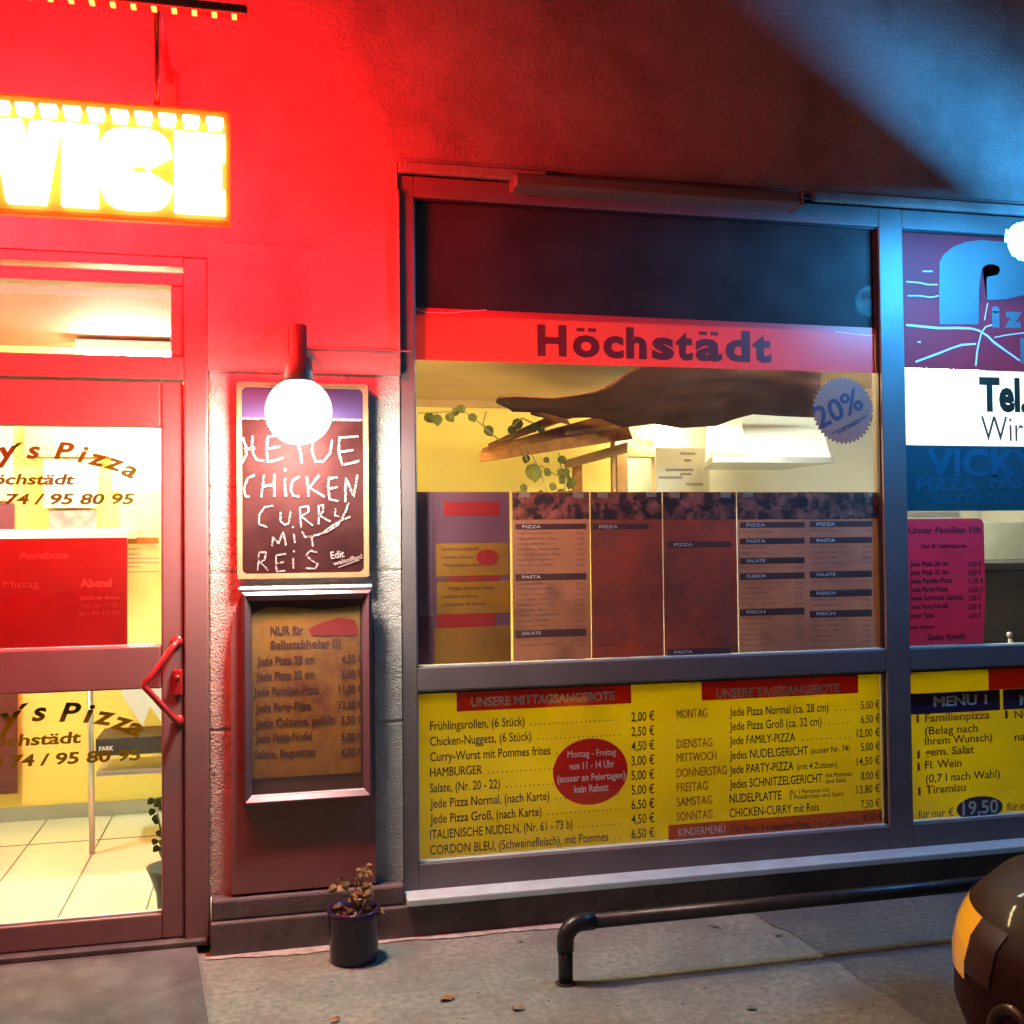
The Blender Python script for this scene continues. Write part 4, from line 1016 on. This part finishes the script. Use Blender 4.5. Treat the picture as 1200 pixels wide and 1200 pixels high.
# ---- yellow lower posters
YP = .060
def lower1():
    x0, x1 = .600, 2.622
    t = thing('offer_poster', 'long yellow poster with lunch and daily offers behind the low glass under the main window', 'poster', ((x0+x1)/2, YP, .25))
    z1 = .905
    MB().box(x0, x1, YP, YP+.004, .252, z1).build('sheet', yellow_p, t)
    Yt = YP-.002
    mb = MB(); mb.sheet(*rect(535, 809, 740, 833, YP-.001)[:2], P(535, 834, YP).z, z1-.004, YP-.001)
    q = rect(822, 800, 1006, 820, YP-.001); mb.sheet(q[0], q[1], P(822, 821, YP).z, z1-.004, YP-.001)
    mb.build('heading_box', red_p, t)
    mb = MB(); c = P(692, 904, YP); rx = P(735.5, 904, YP).x-c.x; rz = c.z-P(692, 943, YP).z
    mb.poly([(c.x+rx*math.cos(k*math.pi/24), c.z+rz*math.sin(k*math.pi/24)) for k in range(48)], YP-.0012); mb.build('red_oval', red_p, t)
    mb = MB()
    putp(mb, 'UNSERE MITTAGSANGEBOTE', 552, 828, 720, 10, Yt, bold=.03); putp(mb, 'UNSERE TAGESANGEBOTE', 840, 818, 984, 10, Yt, bold=.03)
    for s_, a, y, b in (('Montag - Freitag', 665, 888, 722), ('von 11 - 14 Uhr', 667, 902, 720), ('(ausser an Feiertagen)', 653, 917, 733), ('kein Rabatt', 673, 929, 713)): putp(mb, s_, a, y, b, 8, Yt, bold=.025)
    putp(mb, 'KINDERMENÜ', 795, 980, 850, 9, Yt-.001, bold=.02)
    mb.build('white_lettering', white_ink, t)
    mb = MB()
    rows = [('Frühlingsrollen, (6 Stück)', 615, '2,00 €'), ('Chicken-Nuggets, (6 Stück)', 623, '2,50 €'), ('Curry-Wurst mit Pommes frites', 645, '4,50 €'), ('HAMBURGER', 565, '3,00 €'), ('Salate, (Nr. 20 - 22)', 586, '5,00 €'),
            ('Jede Pizza Normal, (nach Karte)', 644, '5,00 €'), ('Jede Pizza Groß, (nach Karte)', 635, '6,50 €'), ('ITALIENISCHE NUDELN, (Nr. 61 - 73 b)', 671, '4,50 €'), ('CORDON BLEU, (Schweinefleisch), mit Pommes', 713, '6,50 €')]
    for i, (s_, b, pr) in enumerate(rows):
        y = 856+i*18.2; putp(mb, s_, 504, y, b, 10.5, Yt, bold=.012)
        yp = 845.5+i*17.15; putp(mb, pr, 740, yp, 767, 10.5, Yt, bold=.012)
        z = P(504, y, Yt).z; xa = P(b+7, y, Yt).x; xb = P(727, y, Yt).x
        while xa < xb:
            if not (rx**2 > (xa-c.x)**2*(1) and abs(z-c.z) < rz*math.sqrt(max(0, 1-((xa-c.x)/rx)**2))): mb.sheet(xa, xa+.005, z, z+.005, Yt)
            xa += .019
    R2 = [('Jede Pizza Normal (ca. 28 cm)', 839.5, 971, '5,00 €', 831), ('Jede Pizza Groß (ca. 32 cm)', 856, 963, '6,50 €', 847.5), ('Jede FAMILY-PIZZA', 873, 932, '12,00 €', 864), ('Jedes NUDELGERICHT', 890, 947, '5,00 €', 880), ('Jede PARTY-PIZZA', 907, 930, '14,50 €', 897), ('Jedes SCHNITZELGERICHT', 924, 964, '8,00 €', 914), ('NUDELPLATTE', 941, 916, '13,80 €', 930), ('CHICKEN-CURRY mit Reis', 958, 960, '7,50 €', 947)]
    for s_, y, b, pr, yp in R2:
        putp(mb, s_, 855, y, b, 10, Yt, bold=.012); putp(mb, pr, 1004 if len(pr) > 6 else 1009, yp, 1031, 9, Yt, bold=.012)
    for i in (0, 1, 2):
        z = P(855, R2[i][1], Yt).z; xa = P(R2[i][2]+8, 840, Yt).x; xb = P(998, 840, Yt).x
        while xa < xb: mb.sheet(xa, xa+.005, z, z+.005, Yt); xa += .022
    for s_, a, y, b, h in (('(ausser Nr. 74)', 950, 883, 996, 7), ('(mit 4 Zutaten)', 934, 902, 981, 7), ('mit Pommes', 968, 911, 998, 5), ('und Salat', 968, 918, 992, 5), ('(für 2 Personen mit', 925, 931, 972, 5), ('2 Pizzabroten und Salat)', 925, 937, 989, 5)): putp(mb, s_, a, y, b, h, Yt, bold=.01)
    mb.build('lettering', ink_m, t)
    mb = MB()
    for s_, y, b in (('MONTAG', 842, 829), ('DIENSTAG', 877, 835), ('MITTWOCH', 893, 840), ('DONNERSTAG', 911, 852), ('FREITAG', 928, 830), ('SAMSTAG', 945, 835), ('SONNTAG', 962, 835)): putp(mb, s_, 793, y, b, 10, Yt, bold=.012)
    mb.build('orange_lettering', orange_ink, t)
    a = P(783, 967, YP); b = P(783, 986, YP); mb = MB(); mb.sheet(a.x, x1-.002, b.z, a.z, YP-.001); mb.build('lower_band', orange_p, t)
    mb = MB(); putp(mb, '1 kl. Pizza, 1 x Spaghetti Nap., 1 x Capri Sonne', 857, 977, 1005, 8.5, Yt-.001, bold=.01); putp(mb, '4,50 €', 1011, 962, 1035, 8.5, Yt-.001, bold=.01)
    mb.build('band_lettering', dred_txt, t)
lower1()
def lower2():
    x0, x1 = 2.753, 4.9
    t = thing('set_menu_poster', 'yellow poster with purple headings for set menus behind the low glass of the second window', 'poster', ((x0+x1)/2, YP, .25))
    z1 = .905; Yt = YP-.002
    MB().box(x0, x1, YP, YP+.004, .252, z1).build('sheet', yellow_p, t)
    a = P(1158, 790, YP); b = P(1158, 809, YP); MB().sheet(a.x, x1, b.z+.002, z1, YP-.001).build('red_heading', red_p, t)
    mb = MB(); q = rect(1071, 813, 1172, 832, YP); mb.sheet(x0, q[1], q[2], q[3], YP-.001)
    q2 = rect(1175, 813, 1285, 832, YP); mb.sheet(q2[0], q2[1], q[2], q[3], YP-.001)
    c = P(1148, 947, YP); rx = P(1175, 947, YP).x-c.x; rz = c.z-P(1148, 961, YP).z
    mb.poly([(c.x+rx*math.cos(k*math.pi/24), c.z+rz*math.sin(k*math.pi/24)) for k in range(48)], YP-.0012)
    mb.build('purple_heading', purple_m, t)
    mb = MB(); putp(mb, 'MENÜ 1', 1094, 828, 1157, 11, Yt, bold=.032); putp(mb, 'MENÜ 2', 1195, 826, 1262, 11, Yt, bold=.032); putp(mb, '19,50', 1128, 955, 1170, 15, Yt, bold=.02); mb.build('white_lettering', white_ink, t)
    mb = MB()
    for s_, a, y, b in (('1', 1074, 847, 1077), ('Familienpizza', 1084, 846, 1160), ('1', 1075, 889, 1078), ('gem. Salat', 1084, 886, 1142), ('1', 1075, 903, 1078), ('Fl. Wein', 1084, 901, 1127), ('1', 1076, 932, 1079), ('Tiramisu', 1085, 930, 1132)): putp(mb, s_, a, y, b, 9, Yt, bold=.02)
    mb.build('orange_lettering', orange_ink, t)
    mb = MB()
    for s_, a, y, b in (('(Belag nach', 1084, 861, 1146), ('Ihrem Wunsch)', 1084, 873, 1163), ('(0,7 l nach Wahl)', 1085, 917, 1172), ('für nur €', 1076, 959, 1118), ('für nur €', 1180, 950, 1222), ('1', 1178, 842, 1181), ('Nudelgericht', 1189, 842, 1260), ('nach Wahl', 1189, 868, 1250)): putp(mb, s_, a, y, b, 9, Yt, bold=.01)
    mb.build('lettering', ink_m, t)
lower2()

# ---- second window
def logo():
    Y = .0465
    x0 = 2.755; z1 = P(1062, 270, Y).z; z0 = P(1062, 431.5, Y).z
    t = thing('logo_film', 'dark red window film with big grey letter P and pale crack lines', 'window film', (x0, Y, z0))
    MB().sheet(x0, 4.9, z0, z1, Y).build('film', maroon_film, t)
    MB().sheet(x0, 4.9, z1, zm1-.006, Y).build('top_strip', cream_m, t)
    D, E_ = 1040, 230
    z4 = lambda a, b: (D+a/4, E_+b/4)
    Yt = Y-.0012
    o = [(245, 600), (243, 450), (245, 310), (262, 275), (310, 235), (370, 213), (440, 205), (530, 212), (620, 225), (720, 255), (760, 300), (770, 350), (745, 400), (690, 440), (640, 462), (560, 482), (466, 486), (464, 440), (464, 378), (490, 374), (516, 368), (530, 350), (520, 328), (495, 318), (465, 320), (444, 336), (436, 375), (430, 440), (428, 600)]
    mb = MB(); mb.poly(xz([z4(*p) for p in o], Yt), Yt)
    bmesh.ops.triangulate(mb.bm, faces=mb.bm.faces[:])
    for s_, a, b in (('i', 490, 527), ('z', 548, 632), ('z', 645, 730), ('a', 745, 830)):
        p = z4(a, 606); q = z4(b, 606); putp(mb, s_, p[0], p[1], q[0], 22, Yt, bold=.07)
    p = z4(622, 788); mb.sheet(*rect(*z4(622, 665), *z4(800, 790), Yt), Yt)
    mb.build('lettering', grey_film, t)
    mb = MB(); Yl = Y-.002
    for wd, l in ((.009, [(88, 603), (160, 610), (240, 618), (330, 617), (395, 620), (430, 630), (470, 655), (500, 685), (560, 728), (620, 770)]), (.008, [(132, 776), (230, 740), (300, 712), (350, 696), (415, 692)]), (.007, [(414, 795), (420, 730), (428, 690), (440, 640), (460, 612), (490, 603)]), (.005, [(500, 662), (560, 650), (640, 640)]), (.004, [(88, 400), (150, 405), (190, 414), (235, 414)]), (.004, [(95, 466), (150, 466), (205, 474), (240, 466)]), (.004, [(470, 500), (462, 540), (455, 580)]), (.004, [(165, 352), (210, 352)]), (.005, [(140, 682), (156, 684)])):
        mb.ribbon(xz([z4(*p) for p in l], Yl), wd, Yl)
    mb.build('crack_line', pinkline, t)
    return z0
zl = logo()
def phone():
    Y = .0465; x0 = 2.755; z1 = zl-.001; z0 = P(1062, 521.5, Y).z
    t = thing('phone_film', 'glowing white window film with black telephone heading below the logo', 'window film', (x0, Y, z0))
    MB().sheet(x0, 4.9, z0, z1, Y).build('film', cream_m, t)
    mb = MB(); putp(mb, 'Tel.:', 1148, 480, 1212, 36, Y-.0012, bold=.045); putp(mb, 'Wir liefern', 1150, 516.5, 1280, 29, Y-.0012, bold=-.004)
    mb.build('lettering', ink_m, t)
    z1 = z0-.001; z0 = P(1062, 599, Y).z
    t = thing('name_film', 'dark blue window film with faint pale blue shop name under the white strip', 'window film', (x0, Y, z0))
    MB().sheet(x0, 4.9, z0, z1, Y).build('film', blue_film, t)
    mb = MB(); putp(mb, "VICKY'S", 1086, 557, 1245, 30, Y-.0012, bold=.03); putp(mb, 'PIZZA', 1074, 575, 1146, 14, Y-.0012, bold=.03); putp(mb, 'FAST FOOD', 1160, 571, 1290, 14, Y-.0012, bold=.03)
    putp(mb, 'LIEFERSERVICE', 1095, 589, 1230, 9, Y-.0012, bold=.02)
    mb.build('lettering', blue_ink, t)
phone()
def pink():
    Y = .060; D, E_ = 1040, 500
    z4 = lambda a, b: (D+a/4, E_+b/4)
    a = P(1063, 608, Y); b = P(1156, 759, Y)
    t = thing('pink_sheet', 'bright pink price sheet with rounded corner in the second window', 'price sheet', ((a.x+b.x)/2, Y, b.z))
    x0, x1, z0, z1 = 2.752, b.x, 1.012, a.z; r = .03
    pts = [(x0, z0), (x1-.015, z0), (x1, z0+.2), (x1, z1-r)]+[(x1-r+r*math.cos(R(15*k)), z1-r+r*math.sin(R(15*k))) for k in range(1, 7)]+[(x0, z1)]
    MB().prism(pts[::-1], Y, Y+.002).build('sheet', pink_m, t)
    mb = MB()
    for s_, p, q, h in (('Unser Familien Hit', (100, 500), (440, 495), 7), ('Nur für Selbstabholer', (160, 570), (375, 566), 5), ('Jede Pizza 28 cm', (105, 655), (285, 650), 5.5), ('4,50 €', (378, 655), (440, 650), 5.5), ('Jede Pizza 32 cm', (105, 695), (285, 690), 5.5), ('6,00 €', (378, 695), (440, 690), 5.5), ('Jede Family-Pizza', (105, 735), (305, 730), 5.5), ('11,00 €', (378, 735), (450, 730), 5.5), ('Jede Party-Pizza', (105, 775), (285, 770), 5.5), ('13,00 €', (378, 775), (450, 770), 5.5), ('Jedes Schnitzel Gericht', (105, 815), (355, 810), 5.5), ('7,00 €', (380, 815), (440, 810), 5.5), ('Jede Pasta Nudel', (105, 855), (285, 850), 5.5), ('5,00 €', (380, 855), (440, 850), 5.5), ('Jeder Salat', (105, 897), (220, 892), 5.5), ('4,50 €', (380, 897), (440, 892), 5.5), ('kein Rabatt!', (107, 948), (225, 944), 4), ('Guten Appetit', (188, 1000), (365, 994), 7)):
        u = z4(*p); v = z4(*q); putp(mb, s_, u[0], u[1], v[0], h, Y-.0015, bold=.035)
    mb.build('lettering', mat('plum_ink', (.16, .012, .03), .7), t)
    x0, x1, z0, z1 = rect(1064, 600, 1125, 607, Y)
    MB().box(2.752, x1, Y, Y+.002, a.z+.004, z1).top('paper_strip', white_p, 'narrow white paper strip above the pink sheet in the second window', 'paper strip')
pink()

# ---- lettering films on the door panes (golden, curved)
def arc_text(mb, s, pos, h, Y, bold=.03):
    for ch, (x, y, rot) in zip(s, pos):
        if ch == ' ': continue
        p = P(x, y, Y); hh = P(x, y-h, Y).z-p.z
        put(mb, ch, p.x, None, p.z, hh, Y, bold=bold, shear=.25, rot=R(rot), wscale=1.25)
def door_film(dy, lab, m_):
    Y = .0435
    base = P(60, 590+dy, Y)
    t = thing('door_lettering', lab, 'door lettering', base, 'golden letterings on the door glass')
    mb = MB()
    if dy == 0:
        arc_text(mb, "y", [(-6, 541, 10)], 22, Y); arc_text(mb, "´sPizza", [(16, 538, 4), (31, 537, 3), (63, 537, -3), (90, 541, -8), (101, 543, -12), (121, 547, -18), (141, 555, -24)], 19, Y)
        putp(mb, 'Höchstädt', -30, 567.5, 88, 12, Y, bold=.03, shear=.2); putp(mb, '0 90 74 / 95 80 95', -55, 591, 158, 12, Y, bold=.03, shear=.2)
    else:
        arc_text(mb, "y", [(-4, 855, 10)], 24, Y); arc_text(mb, "´sPizza", [(22, 846, 4), (37, 845, 3), (69, 845, -3), (97, 846, -6), (108, 847, -11), (128, 852, -18), (146, 858, -24)], 21, Y)
        putp(mb, 'Höchstädt', -30, 876.5, 95, 13, Y, bold=.03, shear=.1); putp(mb, '0 90 74 / 95 80 95', -50, 902, 165, 13, Y, bold=.03, shear=.1)
    mb.build('letters', m_, t)
door_film(0, 'golden shop name and phone number arched on the upper door glass', gold_ink)
door_film(300, 'golden shop name and phone number arched on the lower door glass', gold_low)
# red sheet on the door glass
Y = .058
a = P(149, 630, Y); b = P(149, 757, Y)
t = thing('red_menu_sheet', 'plain red sheet with faint lettering taped inside the upper door glass', 'menu sheet', (a.x-.3, Y, b.z))
MB().box(-1.3, a.x, Y, Y+.003, b.z, a.z).build('sheet', mat('red_sheet', (.42, .012, .01), .6, var=.08, trans=.45), t)
mb = MB(); putp(mb, 'Abend', 94, 688, 131, 9, Y-.0012, bold=.04)
for k, (p, q) in enumerate(((93, 140), (95, 138), (92, 139))): putp(mb, ('Salat & Brot', 'Mo - Fr 17-22', 'Sa - So 17-23')[k], p, 703+k*9, q, 4, Y-.0012)
putp(mb, 'Mittag', 4, 689, 46, 8, Y-.0012); putp(mb, 'Angebote', 22, 655, 80, 8, Y-.0012)
mb.build('lettering', mat('faint_red_letters', (.55, .06, .05), .6), t)

# ================================================================== PAVEMENT THINGS
# railing
YR = -.614
p0 = G(665, 1155); zr = P(668, 1082, YR).z
rl = thing('pipe_railing', 'low black pipe railing along the pavement below the main window', 'railing', (p0.x, YR, 0))
x_ = p0.x; rr = .026
mb = MB()
mb.tube([Vector((x_, YR, 0)), Vector((x_, YR, zr-.085))], rr*.95, 18)
mb.build('post', black_m, rl)
mb = MB()
arc = [Vector((x_+.06*(1-math.cos(R(t_))), YR, zr-.06+.06*math.sin(R(t_)))) for t_ in range(0, 91, 10)]
mb.tube([Vector((x_, YR, zr-.09))]+arc+[Vector((x_+.1, YR, zr))], rr*1.12, 18); mb.build('elbow', black_m, rl)
mb = MB(); mb.tube([Vector((x_+.095, YR, zr)), Vector((3.9, YR, zr))], rr*.95, 18); mb.build('rail', black_m, rl)
mb = MB(); mb.tube([Vector((3.9-.05, YR, 0)), Vector((3.9-.05, YR, zr))], rr*.94, 18); mb.build('post', black_m, rl)
mb = MB(); mb.lathe((x_, YR, 0), [(0, .001), (.036, .001), (.032, .005), (0, .006)], 20); mb.build('foot', soil_m, rl)

# flower pot
c = G(415, 1124); rp = (P(446, 1100, c.y).x-P(386, 1100, c.y).x)/2
hp = P(415, 1063, c.y).z
pt = thing('flower_pot', 'dark purple flower pot with withered plant on the pavement by the plinth', 'flower pot', c)
MB().lathe(c, [(0, 0), (rp*.9, 0), (rp*.93, .01), (rp*.97, hp*.6), (rp*1.0, hp-.03), (rp*1.03, hp-.02), (rp*1.03, hp), (rp*.95, hp), (rp*.93, hp-.03), (rp*.92, hp-.045)], 40).build('pot', pot_m, pt)
mb = MB(); mb.lathe(c, [(rp*.925, hp-.05), (rp*.5, hp-.036), (0, hp-.03)], 24); mb.build('soil', soil_m, pt)
mb = MB(); lf = MB()
Yp = c.y
for pth in ([(420, 1070), (418, 1050), (416, 1038), (420, 1025), (430, 1018)], [(420, 1070), (412, 1050), (402, 1036), (396, 1030)], [(424, 1070), (428, 1055), (438, 1052)], [(412, 1072), (405, 1064), (398, 1060)]):
    mb.tube([P(a, b, Yp+random.uniform(-.02, .02)) for a, b in pth], [.005, .0045, .004, .003, .002][:len(pth)], 7)
mb.build('stem', dry_m, pt)
for k in range(58):
    a, b, s_ = random.choice(((424, 1056, 9), (418, 1040, 9), (426, 1024, 7), (432, 1020, 5), (416, 1064, 10), (436, 1066, 8), (400, 1068, 8), (410, 1052, 6), (430, 1046, 6), (398, 1036, 4), (424, 1066, 10)))
    q = P(a+random.gauss(0, s_*.45), b+random.gauss(0, s_*.45), Yp+random.gauss(0, .02))
    leaf_bm(lf, q, random.uniform(.018, .036), random.uniform(-3, 3), random.uniform(-1.4, 1.4))
lf.build('foliage', dry_m, pt)

# parked car: front corner at the right edge
def car():
    X0, X1, Yw, Ys = 1.615, 5.4, -1.55, -3.15          # nose, tail, wall side, street side
    yc = (Yw+Ys)/2; hw = (Yw-Ys)/2
    t = thing('parked_car', 'dark red parked car with amber corner light at the right edge of the photo', 'car', (X0+.7, yc, 0))
    lv = [(.20, .10, .10, .06), (.26, .03, .04, .02), (.36, 0, 0, 0), (.48, .0, 0, 0), (.58, .02, .02, .0), (.66, .05, .05, .01), (.74, .10, .1, .03), (.80, .20, .12, .06), (.86, .42, .14, .10), (.92, .75, .16, .13)]
    lv = [(z if z < .5 else .5+(z-.5)*.56, a, b, c) for z, a, b, c in lv]
    def outline(x0, x1, w_, n=36, r0=.42, r1=.3):
        o = []
        for cx, cy, s, r in ((x1-r1, w_-r1, 0, r1), (x0+r0, w_-r0, 90, r0), (x0+r0, -w_+r0, 180, r0), (x1-r1, -w_+r1, 270, r1)):
            for k in range(n+1): o.append((cx+r*math.cos(R(s+90*k/n)), cy+r*math.sin(R(s+90*k/n))))
        return o
    mb = MB(); rings = []
    for z, dx0, dx1, dw in lv:
        rings.append([mb.bm.verts.new((x, yc+y, z)) for x, y in outline(X0+dx0, X1-dx1, hw-dw)])
    n = len(rings[0])
    for a, b in zip(rings, rings[1:]):
        for k in range(n): mb.bm.faces.new((a[k], a[(k+1) % n], b[(k+1) % n], b[k])).smooth = True
    mb.bm.faces.new(rings[0]); mb.bm.faces.new(rings[-1])
    body = mb.build('body', carpaint_m, t)
    mb = MB(); rings = []
    for z, a_, b_, dw in ((.80, 1.05, .2, .13), (1.15, 1.55, .35, .2), (1.42, 1.95, .6, .3), (1.46, 2.2, .9, .42)):
        rings.append([mb.bm.verts.new((x, yc+y, z)) for x, y in outline(X0+a_, X1-b_, hw-dw, r0=.2, r1=.2)])
    for a, b in zip(rings, rings[1:]):
        for k in range(n): mb.bm.faces.new((a[k], a[(k+1) % n], b[(k+1) % n], b[k])).smooth = True
    mb.bm.faces.new(rings[-1]); mb.build('cabin', carglass_m, t)
    # lamp patches lying on the rounded nose
    def patch(z0, z1, k0, k1, push, m_, nm, par):
        mb = MB(); rows = []
        for j in range(7):
            z = z0+(z1-z0)*j/6
            for q in range(len(lv)-1):
                if lv[q][0] <= z <= lv[q+1][0]: break
            s = (z-lv[q][0])/(lv[q+1][0]-lv[q][0])
            v = [lv[q][i]*(1-s)+lv[q+1][i]*s for i in range(4)]
            o = outline(X0+v[1]-push, X1-v[2], hw-v[3]+push)
            sh_ = int(round(0))
            rows.append([mb.bm.verts.new((o[k][0], yc+o[k][1], z)) for k in range(k0, k1+1)])
        for a, b in zip(rows, rows[1:]):
            for k in range(len(a)-1): mb.bm.faces.new((a[k], a[k+1], b[k+1], b[k])).smooth = True
        return mb.build(nm, m_, par)
    for (ka, kb, kc, kd) in ((52, 67, 67, 73), (80, 95, 74, 80)):
        patch(.44, .585, ka, kb, .003, amber_m, 'indicator', t)
        patch(.46, .585, kc, kd, .003, lens_m, 'headlight', t)
    for y in (yc+hw-.50, yc-hw+.50):
        mb = MB(); mb.lathe((X0-.012, y, .37), [(0, .02), (.06, .02), (.07, 0), (.085, 0), (.09, .03), (0, .03)], 28, 'x'); mb.build('fog_lamp', lens_m, t)
    mb = MB(); mb.box(X0+.02, X0+.2, yc-.55, yc+.55, .225, .30, .01); mb.build('lower_grille', counter_m, t)
    for x in (X0+.72, X1-.75):
        for s_ in (1, -1):
            y = yc+s_*(hw-.095)
            w_ = MB(); w_.lathe((x, y, .295), [(.19, -.09), (.27, -.095), (.295, -.07), (.295, .07), (.27, .095), (.19, .09)], 36, 'y')
            wh = w_.build('wheel', tyre_m, t)
            mb = MB(); mb.lathe((x, y, .295), [(.0, .05*s_), (.05, .07*s_), (.06, .05*s_), (.16, .06*s_), (.19, .088*s_), (.195, .09*s_), (.195, .06*s_)], 36, 'y'); mb.build('rim', rim_m, wh)
car()
bpy.data.objects.remove(_fo)
